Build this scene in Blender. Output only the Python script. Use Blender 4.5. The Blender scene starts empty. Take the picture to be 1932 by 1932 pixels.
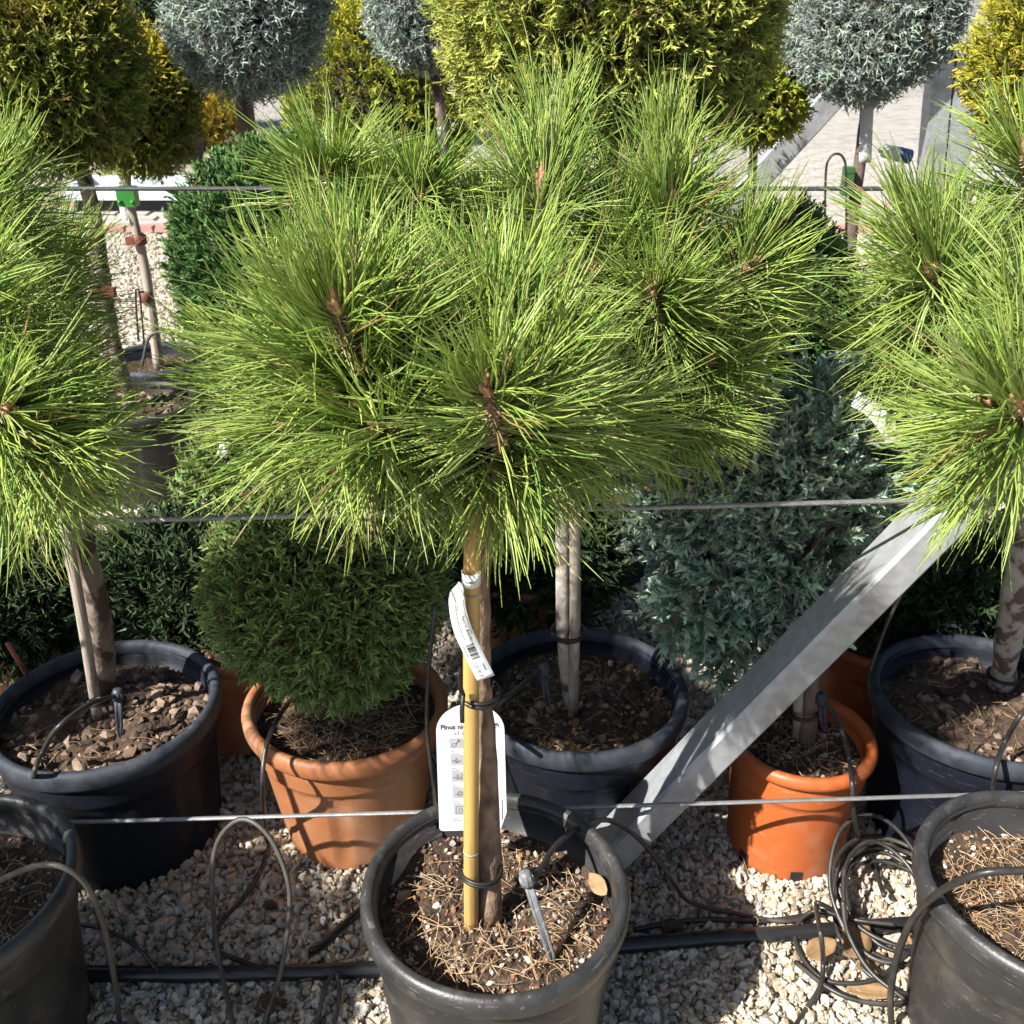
import bpy, math, random
import numpy as np
from mathutils import Vector, Matrix

# ---------------------------------------------------------------- camera, world, sun, exposure
SC = bpy.context.scene
COL = SC.collection
R_ = math.radians
PITCH, CAMZ, FPX = R_(27.0), 1.6, 1937.0
cam_d = bpy.data.cameras.new("camera"); cam = bpy.data.objects.new("camera", cam_d); COL.objects.link(cam)
cam.location = (0, 0, CAMZ); cam.rotation_euler = (R_(90) - PITCH, 0, 0)
cam_d.sensor_width = 36; cam_d.lens = 36 * FPX / 1932; cam_d.clip_start = .02; cam_d.clip_end = 400
cam_d.dof.use_dof = True; cam_d.dof.focus_distance = 1.5; cam_d.dof.aperture_fstop = 16
SC.camera = cam

SUN_EL = R_(43); SUN_FROM = Vector((-.80, -.60, 0)).normalized()
sdir = Vector((SUN_FROM.x * math.cos(SUN_EL), SUN_FROM.y * math.cos(SUN_EL), math.sin(SUN_EL)))
w = bpy.data.worlds.new("World"); SC.world = w; w.use_nodes = True
nt = w.node_tree; bg = nt.nodes["Background"]
sky = nt.nodes.new("ShaderNodeTexSky"); sky.sky_type = 'NISHITA'; sky.sun_disc = False
sky.sun_elevation = SUN_EL; sky.sun_rotation = math.atan2(sdir.x, sdir.y)
nt.links.new(sky.outputs[0], bg.inputs[0]); bg.inputs[1].default_value = .062
sun_d = bpy.data.lights.new("sun", 'SUN'); sun_d.energy = 5.0; sun_d.angle = R_(.53); sun_d.color = (1, .955, .88)
sun = bpy.data.objects.new("sun", sun_d); COL.objects.link(sun); sun.location = (-4, -4, 6)
sun.rotation_euler = (-sdir).to_track_quat('-Z', 'Y').to_euler()
SC.view_settings.view_transform = 'Standard'; SC.view_settings.look = 'None'
SC.view_settings.exposure = 1.12; SC.view_settings.gamma = 1; SC.view_settings.use_curve_mapping = False
SC.cycles.max_bounces = 4; SC.cycles.diffuse_bounces = 2; SC.cycles.transmission_bounces = 3; SC.cycles.glossy_bounces = 2
SC.cycles.use_denoising = True; SC.cycles.adaptive_threshold = .03; SC.cycles.debug_use_spatial_splits = True

# ---------------------------------------------------------------- measuring helpers (1932 px wide sketch of the photograph)
CP, SP = math.cos(PITCH), math.sin(PITCH)
def ray(px, py):
    u = (px - 966) / FPX; v = (966 - py) / FPX
    return np.array([u, CP + v * SP, -SP + v * CP])
def atY(px, py, Y):
    d = ray(px, py); p = d * (Y / d[1]); p[2] += CAMZ; return p
def atZ(px, py, z):
    d = ray(px, py); p = d * ((z - CAMZ) / d[2]); p[2] += CAMZ; return p

rng = np.random.default_rng(7); random.seed(7)
def nrm(a): return a / (np.linalg.norm(a, axis=-1, keepdims=True) + 1e-12)

# ---------------------------------------------------------------- mesh builder
ORG = {}
class MB:
    def __init__(s): s.v = []; s.t = []; s.q = []; s.c = []; s.n = 0
    def add(s, v, t=None, q=None, col=None):
        v = np.asarray(v, float).reshape(-1, 3)
        if t is not None and len(t): s.t.append(np.asarray(t, int).reshape(-1, 3) + s.n)
        if q is not None and len(q): s.q.append(np.asarray(q, int).reshape(-1, 4) + s.n)
        s.v.append(v); s.n += len(v)
        if col is None: col = (1, 1, 1)
        c = np.asarray(col, float)
        s.c.append(np.broadcast_to(c, (len(v), 3)) if c.ndim == 1 else c)
        return s
    def tube(s, pts, r, n=8, caps=True, col=None, squash=None):
        p = np.asarray(pts, float); m = len(p)
        r = np.broadcast_to(np.asarray(r, float), (m,))
        tg = nrm(np.gradient(p, axis=0))
        a = np.array([0, 0, 1.]) if abs(tg[0][2]) < .9 else np.array([1., 0, 0])
        u = nrm(np.cross(tg[0], a)); U = [u]
        for i in range(1, m):
            u = u - tg[i] * np.dot(u, tg[i]); u = u / (np.linalg.norm(u) + 1e-9); U.append(u)
        U = np.array(U); V = np.cross(tg, U)
        th = np.linspace(0, 2 * np.pi, n, endpoint=False)
        ring = (np.cos(th)[None, :, None] * U[:, None] + np.sin(th)[None, :, None] * V[:, None]) * r[:, None, None]
        v = (p[:, None] + ring).reshape(-1, 3)
        i = np.arange(m - 1)[:, None] * n; j = np.arange(n)[None]; k = (j + 1) % n
        q = np.stack([i + j, i + k, i + n + k, i + n + j], -1).reshape(-1, 4)
        t = []
        if caps:
            v = np.vstack([v, p[0], p[-1]]); b = m * n
            for jj in range(n):
                t.append((b, (jj + 1) % n, jj)); t.append((b + 1, (m - 1) * n + jj, (m - 1) * n + (jj + 1) % n))
        return s.add(v, t, q, col)
    def lathe(s, prof, n=64, rf=None, c=(0, 0, 0), col=None, closed=False):
        prof = np.asarray(prof, float); m = len(prof)
        th = np.linspace(0, 2 * np.pi, n, endpoint=False)
        T, Rr = np.meshgrid(th, prof[:, 0]); Z = np.repeat(prof[:, 1:2], n, 1)
        if rf is not None: Rr = rf(T, Z, Rr)
        v = np.stack([c[0] + Rr * np.cos(T), c[1] + Rr * np.sin(T), c[2] + Z], -1).reshape(-1, 3)
        mm = m if closed else m - 1
        i = np.arange(mm)[:, None] * n; i2 = ((np.arange(mm) + 1) % m)[:, None] * n
        j = np.arange(n)[None]; k = (j + 1) % n
        return s.add(v, None, np.stack([i + j, i + k, i2 + k, i2 + j], -1).reshape(-1, 4), col)
    def box(s, c, size, M=None, col=None):
        x, y, z = np.array(size) / 2
        v = np.array([(-x, -y, -z), (x, -y, -z), (x, y, -z), (-x, y, -z), (-x, -y, z), (x, -y, z), (x, y, z), (-x, y, z)])
        if M is not None: v = v @ np.array(M).T
        return s.add(v + np.array(c), None, [(0, 3, 2, 1), (4, 5, 6, 7), (0, 1, 5, 4), (1, 2, 6, 5), (2, 3, 7, 6), (3, 0, 4, 7)], col)
    def mesh(s, name, mat, smooth=True, org=(0, 0, 0)):
        v = (np.concatenate(s.v) - np.array(org)).astype(np.float32)
        t = np.concatenate(s.t) if s.t else np.zeros((0, 3), int)
        q = np.concatenate(s.q) if s.q else np.zeros((0, 4), int)
        me = bpy.data.meshes.new(name)
        me.vertices.add(len(v)); me.vertices.foreach_set("co", v.ravel())
        lp = np.concatenate([t.ravel(), q.ravel()]).astype(np.int32)
        me.loops.add(len(lp)); me.loops.foreach_set("vertex_index", lp)
        st = np.concatenate([np.arange(len(t)) * 3, len(t) * 3 + np.arange(len(q)) * 4]).astype(np.int32)
        me.polygons.add(len(st)); me.polygons.foreach_set("loop_start", st)
        me.polygons.foreach_set("use_smooth", np.full(len(st), smooth))
        c = np.ones((len(v), 4), np.float32); c[:, :3] = np.concatenate(s.c)
        me.color_attributes.new("Col", 'FLOAT_COLOR', 'POINT').data.foreach_set("color", c.ravel())
        me.materials.append(mat); me.update(calc_edges=True); me.validate()
        return me
    def build(s, name, mat, parent=None, smooth=True, loc=None, stuff=False):
        """world-space vertices -> one object; children sit in their parent's frame"""
        org = ORG[parent.name] if parent is not None else (loc if loc is not None else (0, 0, 0))
        o = bpy.data.objects.new(name, s.mesh(name, mat, smooth, org)); COL.objects.link(o)
        if parent is not None: o.parent = parent
        else: o.location = org
        ORG[o.name] = tuple(org)
        if stuff: o["kind"] = "stuff"
        return o

def tag(o, label=None, cat=None, group=None, kind=None):
    if label: o["label"] = label
    if cat: o["category"] = cat
    if group: o["group"] = group
    if kind: o["kind"] = kind
    return o
def thing(name, label, cat, loc, group=None):
    o = bpy.data.objects.new(name, None); COL.objects.link(o); o.location = loc; o.empty_display_size = .05
    ORG[o.name] = tuple(loc); return tag(o, label, cat, group)
def cat_(pts, n=8):
    """Catmull-Rom through the points"""
    p = np.asarray(pts, float); p = np.vstack([2 * p[0] - p[1], p, 2 * p[-1] - p[-2]]); out = []
    for i in range(1, len(p) - 2):
        for t in np.linspace(0, 1, n, endpoint=False):
            a, b, c, d = p[i - 1:i + 3]
            out.append(.5 * (2 * b + (c - a) * t + (2 * a - 5 * b + 4 * c - d) * t * t + (-a + 3 * b - 3 * c + d) * t ** 3))
    out.append(p[-2]); return np.array(out)

# ---------------------------------------------------------------- materials
def mat(name, c1, c2=None, scale=8, rough=.6, bump=.15, bscale=None, metal=0, spec=.5, detail=6, stretch=(1, 1, 1),
        contrast=(.35, .65), dirt=None, dscale=3, drange=(.5, .75), vcol=False, rvar=.1, dist=.004, scuff=None):
    m = bpy.data.materials.new(name); m.use_nodes = True; N = m.node_tree.nodes; L = m.node_tree.links
    b = N["Principled BSDF"]; b.inputs["Metallic"].default_value = metal
    b.inputs["Specular IOR Level"].default_value = spec
    tc = N.new("ShaderNodeTexCoord"); mp = N.new("ShaderNodeMapping"); mp.inputs[3].default_value = stretch
    L.new(tc.outputs["Object"], mp.inputs[0])
    def noise(sc, det=detail):
        n = N.new("ShaderNodeTexNoise"); n.inputs["Scale"].default_value = sc; n.inputs["Detail"].default_value = det
        L.new(mp.outputs[0], n.inputs[0]); return n
    n1 = noise(scale); mr = N.new("ShaderNodeMapRange"); mr.inputs[1].default_value, mr.inputs[2].default_value = contrast
    L.new(n1.outputs[0], mr.inputs[0])
    mx = N.new("ShaderNodeMix"); mx.data_type = 'RGBA'; mx.inputs[6].default_value = (*c1, 1); mx.inputs[7].default_value = (*(c2 or c1), 1)
    L.new(mr.outputs[0], mx.inputs[0]); out = mx.outputs[2]
    if dirt:
        n2 = noise(dscale, 8); m2 = N.new("ShaderNodeMapRange"); m2.inputs[1].default_value, m2.inputs[2].default_value = drange
        L.new(n2.outputs[0], m2.inputs[0])
        x2 = N.new("ShaderNodeMix"); x2.data_type = 'RGBA'; x2.inputs[7].default_value = (*dirt, 1)
        L.new(m2.outputs[0], x2.inputs[0]); L.new(out, x2.inputs[6]); out = x2.outputs[2]
    if scuff:   # fine scratches and splash specks
        for sc_, st_, lo in ((26, (1, 1, 7), .64), (150, (1, 1, 1), .66)):
            mq = N.new("ShaderNodeMapping"); mq.inputs[3].default_value = st_; mq.inputs[2].default_value = (.3, .2, 0); L.new(tc.outputs["Object"], mq.inputs[0])
            nq = N.new("ShaderNodeTexNoise"); nq.inputs["Scale"].default_value = sc_; nq.inputs["Detail"].default_value = 3; L.new(mq.outputs[0], nq.inputs[0])
            m4 = N.new("ShaderNodeMapRange"); m4.inputs[1].default_value = lo; m4.inputs[2].default_value = lo + .06; m4.inputs[4].default_value = .4; L.new(nq.outputs[0], m4.inputs[0])
            x4 = N.new("ShaderNodeMix"); x4.data_type = 'RGBA'; x4.inputs[7].default_value = (*scuff, 1); L.new(m4.outputs[0], x4.inputs[0]); L.new(out, x4.inputs[6]); out = x4.outputs[2]
    if vcol:
        a = N.new("ShaderNodeVertexColor"); a.layer_name = "Col"
        x3 = N.new("ShaderNodeMix"); x3.data_type = 'RGBA'; x3.blend_type = 'MULTIPLY'; x3.inputs[0].default_value = 1
        L.new(out, x3.inputs[6]); L.new(a.outputs[0], x3.inputs[7]); out = x3.outputs[2]
    L.new(out, b.inputs["Base Color"])
    mrr = N.new("ShaderNodeMapRange"); mrr.inputs[3].default_value = rough - rvar; mrr.inputs[4].default_value = min(1, rough + rvar)
    L.new(n1.outputs[0], mrr.inputs[0]); L.new(mrr.outputs[0], b.inputs["Roughness"])
    if bump:
        n3 = noise(bscale or scale * 3); bp = N.new("ShaderNodeBump"); bp.inputs["Strength"].default_value = bump
        bp.inputs["Distance"].default_value = dist; L.new(n3.outputs[0], bp.inputs["Height"]); L.new(bp.outputs[0], b.inputs["Normal"])
    return m
def leafmat(name, trans=.25, rough=.45, spec=.4, tint=(1, 1, 1)):
    m = bpy.data.materials.new(name); m.use_nodes = True; N = m.node_tree.nodes; L = m.node_tree.links
    b = N["Principled BSDF"]; b.inputs["Roughness"].default_value = rough; b.inputs["Specular IOR Level"].default_value = spec
    a = N.new("ShaderNodeVertexColor"); a.layer_name = "Col"; L.new(a.outputs[0], b.inputs["Base Color"])
    tr = N.new("ShaderNodeBsdfTranslucent"); ms = N.new("ShaderNodeMixShader"); ms.inputs[0].default_value = trans
    L.new(a.outputs[0], tr.inputs[0]); L.new(b.outputs[0], ms.inputs[1]); L.new(tr.outputs[0], ms.inputs[2])
    L.new(ms.outputs[0], N["Material Output"].inputs[0]); return m

M = {}
M['needle'] = leafmat("pine_needles", .32, .34, .5)
M['leaf'] = leafmat("conifer_foliage", .22, .55, .3)
M['vc'] = mat("mulch", (1, 1, 1), (.75, .72, .7), 60, .85, .3, 180, vcol=True)
M['bark'] = mat("pine_bark", (.3, .2, .135), (.1, .062, .042), 55, .9, .9, 90, stretch=(1, 1, .45), dirt=(.3, .23, .17), dscale=40, drange=(.55, .75), dist=.006)
M['greybark'] = mat("grey_scaly_bark", (.3, .24, .2), (.15, .11, .085), 30, .9, .9, 70, stretch=(1, 1, .6), dirt=(.07, .045, .035), dscale=26, drange=(.5, .56))
M['whitebark'] = mat("pale_bark", (.46, .42, .38), (.26, .22, .19), 30, .9, .9, 60, stretch=(1, 1, .9), dirt=(.12, .085, .075), dscale=30, drange=(.53, .58))
M['brownbark'] = mat("brown_bark", (.2, .15, .11), (.09, .065, .05), 40, .9, .7, 90, stretch=(1, 1, .3))
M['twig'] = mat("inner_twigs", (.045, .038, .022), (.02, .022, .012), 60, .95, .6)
M['bud'] = mat("pine_bud", (.5, .33, .21), (.32, .19, .11), 160, .8, .5, 300, vcol=True)
M['stakewood'] = mat("weathered_stake", (.42, .36, .3), (.27, .22, .18), 30, .8, .4, 90, stretch=(3, 3, .15), dirt=(.16, .12, .1), dscale=14, drange=(.58, .7))
M['bamboo'] = mat("bamboo", (.52, .34, .11), (.42, .26, .08), 22, .45, .08, 90, stretch=(4, 4, .12), dirt=(.27, .17, .08), dscale=12, drange=(.55, .75), scuff=(.3, .2, .1))
M['char'] = mat("charcoal_plastic", (.022, .022, .023), (.032, .031, .03), 9, .42, .12, 240, dirt=(.11, .098, .08), dscale=11, drange=(.54, .9), spec=.4, scuff=(.16, .15, .14))
M['charrim'] = mat("charcoal_rim", (.026, .026, .027), (.042, .041, .04), 30, .4, .15, 260, dirt=(.15, .14, .125), dscale=26, drange=(.6, .9), scuff=(.2, .19, .18))
M['bluepot'] = mat("blue_black_plastic", (.005, .007, .014), (.008, .01, .018), 7, .5, .1, 200, dirt=(.03, .028, .028), dscale=5, drange=(.58, 1.0), spec=.3, scuff=(.06, .058, .058))
M['bluerim'] = mat("dusty_blue_rim", (.025, .031, .043), (.05, .056, .068), 34, .6, .2, 220, dirt=(.13, .125, .12), dscale=30, drange=(.6, .9), spec=.25)
M['terra'] = mat("terracotta_plastic", (.4, .165, .07), (.34, .13, .052), 6, .5, .08, 150, dirt=(.46, .31, .21), dscale=9, drange=(.5, .85), scuff=(.5, .33, .23))
M['orange'] = mat("orange_plastic", (.46, .115, .03), (.4, .095, .026), 6, .45, .06, 150, dirt=(.44, .26, .15), dscale=12, drange=(.54, .9), scuff=(.5, .28, .17))
M['olive'] = mat("faded_black_plastic", (.03, .025, .019), (.014, .013, .012), 8, .55, .1, 150, stretch=(1, 1, .3))
M['soil'] = mat("potting_soil", (.09, .055, .033), (.032, .02, .013), 45, .95, 1.0, 90, dirt=(.2, .14, .09), dscale=80, drange=(.6, .7), dist=.01)
M['steel'] = mat("galvanised_steel", (.43, .45, .48), (.36, .375, .4), 45, .5, .08, 120, metal=.45, dirt=(.24, .23, .215), dscale=12, drange=(.52, .8), contrast=(.4, .6))
M['wire'] = mat("steel_wire", (.34, .34, .34), (.26, .26, .26), 80, .45, .1, 200, metal=.6)
M['rod'] = mat("dark_cable", (.07, .07, .072), (.05, .05, .05), 60, .5, .1)
M['hose'] = mat("black_hose", (.02, .019, .018), (.032, .03, .028), 30, .4, .12, 200, dirt=(.13, .115, .095), dscale=12, drange=(.55, .85))
M['greyhose'] = mat("faded_hose", (.05, .046, .04), (.08, .073, .063), 30, .5, .12, 200, dirt=(.03, .028, .025), dscale=14, drange=(.55, .7))
M['pipe'] = mat("black_pipe", (.014, .015, .017), (.02, .02, .022), 20, .28, .1, 150, dirt=(.1, .09, .08), dscale=16, drange=(.6, .9))
M['tie'] = mat("black_tie", (.016, .014, .013), None, 30, .45, .1)
M['white'] = mat("white_card", (.55, .56, .58), (.5, .51, .54), 12, .45, .03, 60)
M['tagw'] = mat("white_tag_film", (.76, .77, .78), (.72, .73, .75), 12, .3, .03, 60)
M['ink'] = mat("black_ink", (.02, .02, .022), None, 10, .6, 0)
M['inkgrey'] = mat("grey_ink", (.27, .28, .3), None, 10, .6, 0)
M['inksoft'] = mat("faded_ink", (.07, .07, .08), None, 10, .6, 0)
M['drip'] = mat("grey_dripper", (.16, .165, .17), (.1, .105, .11), 60, .5, .3, 200, dirt=(.4, .4, .39), dscale=60, drange=(.5, .75))
M['dripblk'] = mat("black_dripper", (.025, .03, .045), (.05, .055, .07), 60, .5, .2, 200)
M['redtie'] = mat("red_tie", (.19, .055, .035), (.15, .04, .028), 40, .6, .2)
M['green'] = mat("green_clip", (.03, .22, .03), (.022, .17, .022), 20, .4, .1)
M['greencard'] = mat("green_card", (.03, .1, .03), (.045, .13, .04), 40, .4, .1)
M['dryleaf'] = mat("dry_leaf", (.3, .19, .095), (.22, .13, .06), 25, .65, .3, 120, dirt=(.36, .26, .15), dscale=18, drange=(.5, .8), scuff=(.12, .07, .03))
M['bluecap'] = mat("blue_plastic", (.02, .07, .2), None, 20, .4, .05)
M['pink'] = mat("pink_brick", (.42, .22, .18), (.34, .17, .14), 14, .85, .3, 60)
M['paver'] = mat("cream_paver", (.4, .37, .33), (.31, .285, .255), 9, .9, .5, 40, dirt=(.25, .225, .2), dscale=4, drange=(.52, .7), dist=.01)
M['tray'] = mat("white_tray", (.7, .75, .78), None, 10, .4, .05)

def groundmat(name, c1, c2, c3, vs):
    m = bpy.data.materials.new(name); m.use_nodes = True; N = m.node_tree.nodes; L = m.node_tree.links; b = N["Principled BSDF"]
    tc = N.new("ShaderNodeTexCoord")
    vo = N.new("ShaderNodeTexVoronoi"); vo.inputs["Scale"].default_value = vs; L.new(tc.outputs["Object"], vo.inputs["Vector"])
    vd = N.new("ShaderNodeTexVoronoi"); vd.feature = 'DISTANCE_TO_EDGE'; vd.inputs["Scale"].default_value = vs; L.new(tc.outputs["Object"], vd.inputs["Vector"])
    sp = N.new("ShaderNodeSeparateColor"); L.new(vo.outputs["Color"], sp.inputs[0])
    r = N.new("ShaderNodeValToRGB"); r.color_ramp.elements[0].color = (*c1, 1); r.color_ramp.elements[1].color = (*c2, 1)
    L.new(sp.outputs[0], r.inputs[0])
    mr = N.new("ShaderNodeMapRange"); mr.inputs[1].default_value = .0; mr.inputs[2].default_value = .12; L.new(vd.outputs[0], mr.inputs[0])
    mx = N.new("ShaderNodeMix"); mx.data_type = 'RGBA'; mx.inputs[6].default_value = (*c3, 1); L.new(mr.outputs[0], mx.inputs[0]); L.new(r.outputs[0], mx.inputs[7])
    L.new(mx.outputs[2], b.inputs["Base Color"]); b.inputs["Roughness"].default_value = .9
    bp = N.new("ShaderNodeBump"); bp.inputs["Strength"].default_value = .8; bp.inputs["Distance"].default_value = .01
    L.new(mr.outputs[0], bp.inputs["Height"]); L.new(bp.outputs[0], b.inputs["Normal"]); return m
M['gravelbed'] = groundmat("gravel_bed", (.34, .29, .22), (.56, .5, .4), (.22, .18, .13), 60)
M['pavebed'] = groundmat("paving_bed", (.31, .285, .25), (.39, .36, .32), (.2, .18, .16), 9)

def stonemat():
    m = bpy.data.materials.new("gravel_stones"); m.use_nodes = True; N = m.node_tree.nodes; L = m.node_tree.links; b = N["Principled BSDF"]
    oi = N.new("ShaderNodeObjectInfo"); r = N.new("ShaderNodeValToRGB"); L.new(oi.outputs["Random"], r.inputs[0])
    e = r.color_ramp.elements; e[0].position = 0; e[0].color = (.24, .2, .15, 1); e[1].position = 1; e[1].color = (.62, .59, .53, 1)
    for p, c in ((.1, (.36, .29, .2)), (.22, (.5, .41, .29)), (.45, (.54, .47, .36)), (.65, (.6, .54, .44)), (.85, (.5, .46, .39)), (.94, (.42, .4, .37))):
        x = e.new(p); x.color = (*c, 1)
    tc = N.new("ShaderNodeTexCoord"); n = N.new("ShaderNodeTexNoise"); n.inputs["Scale"].default_value = 2.2; n.inputs["Detail"].default_value = 5
    L.new(tc.outputs["Object"], n.inputs[0])
    mr = N.new("ShaderNodeMapRange"); mr.inputs[3].default_value = .65; mr.inputs[4].default_value = 1.15; L.new(n.outputs[0], mr.inputs[0])
    mx = N.new("ShaderNodeMix"); mx.data_type = 'RGBA'; mx.blend_type = 'MULTIPLY'; mx.inputs[0].default_value = 1
    L.new(r.outputs[0], mx.inputs[6]); L.new(mr.outputs[0], mx.inputs[7]); L.new(mx.outputs[2], b.inputs["Base Color"])
    b.inputs["Roughness"].default_value = .75; return m
M['stone'] = stonemat()

# ---------------------------------------------------------------- setting: ground, gravel, paving
def sheet(name, x0, x1, y0, y1, z, m):
    o = MB().add([(x0, y0, z), (x1, y0, z), (x1, y1, z), (x0, y1, z)], None, [(0, 1, 2, 3)]).build(name, m, smooth=False)
    return tag(o, kind="structure")
sheet("ground", -90, 90, -20, 160, 0, M['gravelbed'])
pav = sheet("pavement", -60, 60, 7.62, 150, .012, M['pavebed'])
sheet("gravel_strip", -30, -.2, 8.75, 11.3, .018, M['gravelbed'])

def gravel(name, label, rects, dens, smin, smax, seed):
    b = MB()
    for (x0, x1, y0, y1) in rects: b.add([(x0, y0, .0), (x1, y0, .0), (x1, y1, .0), (x0, y1, .0)], None, [(0, 1, 2, 3)])
    o = b.build(name, M['stone'], smooth=False); tag(o, label, "gravel", kind="stuff")
    g = bpy.data.node_groups.new(name, 'GeometryNodeTree')
    g.interface.new_socket("Geometry", in_out='INPUT', socket_type='NodeSocketGeometry'); g.interface.new_socket("Geometry", in_out='OUTPUT', socket_type='NodeSocketGeometry')
    N = g.nodes; L = g.links; gi = N.new("NodeGroupInput"); go = N.new("NodeGroupOutput")
    dp = N.new("GeometryNodeDistributePointsOnFaces"); dp.inputs["Density"].default_value = dens; dp.inputs["Seed"].default_value = seed
    L.new(gi.outputs[0], dp.inputs["Mesh"])
    jn = N.new("GeometryNodeJoinGeometry")
    for k in range(5):
        ic = N.new("GeometryNodeMeshIcoSphere"); ic.inputs["Radius"].default_value = 1; ic.inputs["Subdivisions"].default_value = 2
        sp = N.new("GeometryNodeSetPosition"); nz = N.new("ShaderNodeTexNoise"); nz.noise_dimensions = '4D'
        nz.inputs["W"].default_value = k * 7.3 + seed; nz.inputs["Scale"].default_value = .9; nz.inputs["Detail"].default_value = 2
        sub = N.new("ShaderNodeVectorMath"); sub.operation = 'SUBTRACT'; sub.inputs[1].default_value = (.5, .5, .5)
        scl = N.new("ShaderNodeVectorMath"); scl.operation = 'SCALE'; scl.inputs["Scale"].default_value = 2.6
        L.new(nz.outputs["Color"], sub.inputs[0]); L.new(sub.outputs[0], scl.inputs[0]); L.new(scl.outputs[0], sp.inputs["Offset"])
        L.new(ic.outputs[0], sp.inputs["Geometry"])
        sm = N.new("GeometryNodeSetMaterial"); sm.inputs["Material"].default_value = M['stone']; L.new(sp.outputs[0], sm.inputs[0])
        sh = N.new("GeometryNodeSetShadeSmooth"); sh.inputs["Shade Smooth"].default_value = False; L.new(sm.outputs[0], sh.inputs[0])
        gt = N.new("GeometryNodeGeometryToInstance"); L.new(sh.outputs[0], gt.inputs[0]); L.new(gt.outputs[0], jn.inputs[0])
    ip = N.new("GeometryNodeInstanceOnPoints"); ip.inputs["Pick Instance"].default_value = True
    L.new(dp.outputs["Points"], ip.inputs["Points"]); L.new(jn.outputs[0], ip.inputs["Instance"])
    def rv(lo, hi, s):
        r = N.new("FunctionNodeRandomValue"); r.data_type = 'FLOAT_VECTOR'; r.inputs[0].default_value = lo; r.inputs[1].default_value = hi; r.inputs["Seed"].default_value = s; return r
    r1 = rv((0, 0, 0), (6.28, 6.28, 6.28), 3); L.new(r1.outputs[0], ip.inputs["Rotation"])
    r2 = rv((smin, smin * .9, smin * .6), (smax, smax * .85, smax * .6), 5)
    r3 = N.new("FunctionNodeRandomValue"); r3.data_type = 'FLOAT'; r3.inputs[2].default_value = .5; r3.inputs[3].default_value = 1.55; r3.inputs["Seed"].default_value = 8
    ml = N.new("ShaderNodeVectorMath"); ml.operation = 'SCALE'; L.new(r2.outputs[0], ml.inputs[0]); L.new(r3.outputs[1], ml.inputs["Scale"]); L.new(ml.outputs[0], ip.inputs["Scale"])
    so = N.new("GeometryNodeSetPosition"); r4 = rv((0, 0, 0), (0, 0, .012), 9); L.new(dp.outputs["Points"], so.inputs["Geometry"])
    L.new(r4.outputs[0], so.inputs["Offset"]); L.new(so.outputs[0], ip.inputs["Points"])
    ri = N.new("GeometryNodeRealizeInstances")
    L.new(ip.outputs[0], go.inputs[0]); N.remove(ri)
    md = o.modifiers.new("scatter", 'NODES'); md.node_group = g
    return o
gravel("gravel", "cream marble gravel chips under the pots", [(-1.9, 1.9, .5, 2.75)], 10500, .0045, .0098, 1)
gravel("gravel", "sunlit pale gravel further back between the rows", [(-3.3, 2.9, 2.75, 7.6)], 2600, .008, .014, 2)

# pink edging bricks and cream pavers of the path behind
def piece_mesh(name, sx, sy, sz, m, seed):
    r = np.random.default_rng(seed); b = MB()
    x, y = sx / 2, sy / 2; c = .012
    v = [(-x, -y, 0), (x, -y, 0), (x, y, 0), (-x, y, 0), (-x + c, -y + c, sz), (x - c, -y + c, sz), (x - c, y - c, sz), (-x + c, y - c, sz)]
    v = np.array(v) + r.normal(0, .003, (8, 3)) * np.array([1, 1, .5]); v[:4, 2] = 0
    return b.add(v, None, [(4, 5, 6, 7), (0, 1, 5, 4), (1, 2, 6, 5), (2, 3, 7, 6), (3, 0, 4, 7)]).mesh(name, m, False)
pk = [piece_mesh("edging_brick", .2, .1, .035, M['pink'], s) for s in range(3)]
for yy in (7.68, 8.55):
    for i in range(44):
        o = bpy.data.objects.new("edging_brick", pk[i % 3]); COL.objects.link(o); o.parent = pav; o.location = (-4.6 + i * .208, yy + random.uniform(-.006, .006), .013)
pv = [piece_mesh("paver", .235, .155, .03, M['paver'], 10 + s) for s in range(5)]
cells = []
for j in range(60):
    Y = 7.83 + j * .165
    for i in range(-30, 60):
        X = i * .245 + (j % 2) * .12
        u = X / Y
        if (Y < 8.45 and -.55 < u < -.28) or (.26 < u < .54): cells.append((X, Y))
for k, (X, Y) in enumerate(cells[:300]):
    o = bpy.data.objects.new("paver", pv[k % 5]); COL.objects.link(o); o.parent = pav
    o.location = (X, Y, .013 + random.uniform(0, .006)); o.rotation_euler = (0, 0, random.uniform(-.03, .03))
rest = MB()
for (X, Y) in cells[300:]: rest.box((X, Y, .028), (.235, .155, .03 + random.uniform(0, .006)))
ro = rest.build("far_pavers", M['paver'], pav, smooth=False, stuff=True)

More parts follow.
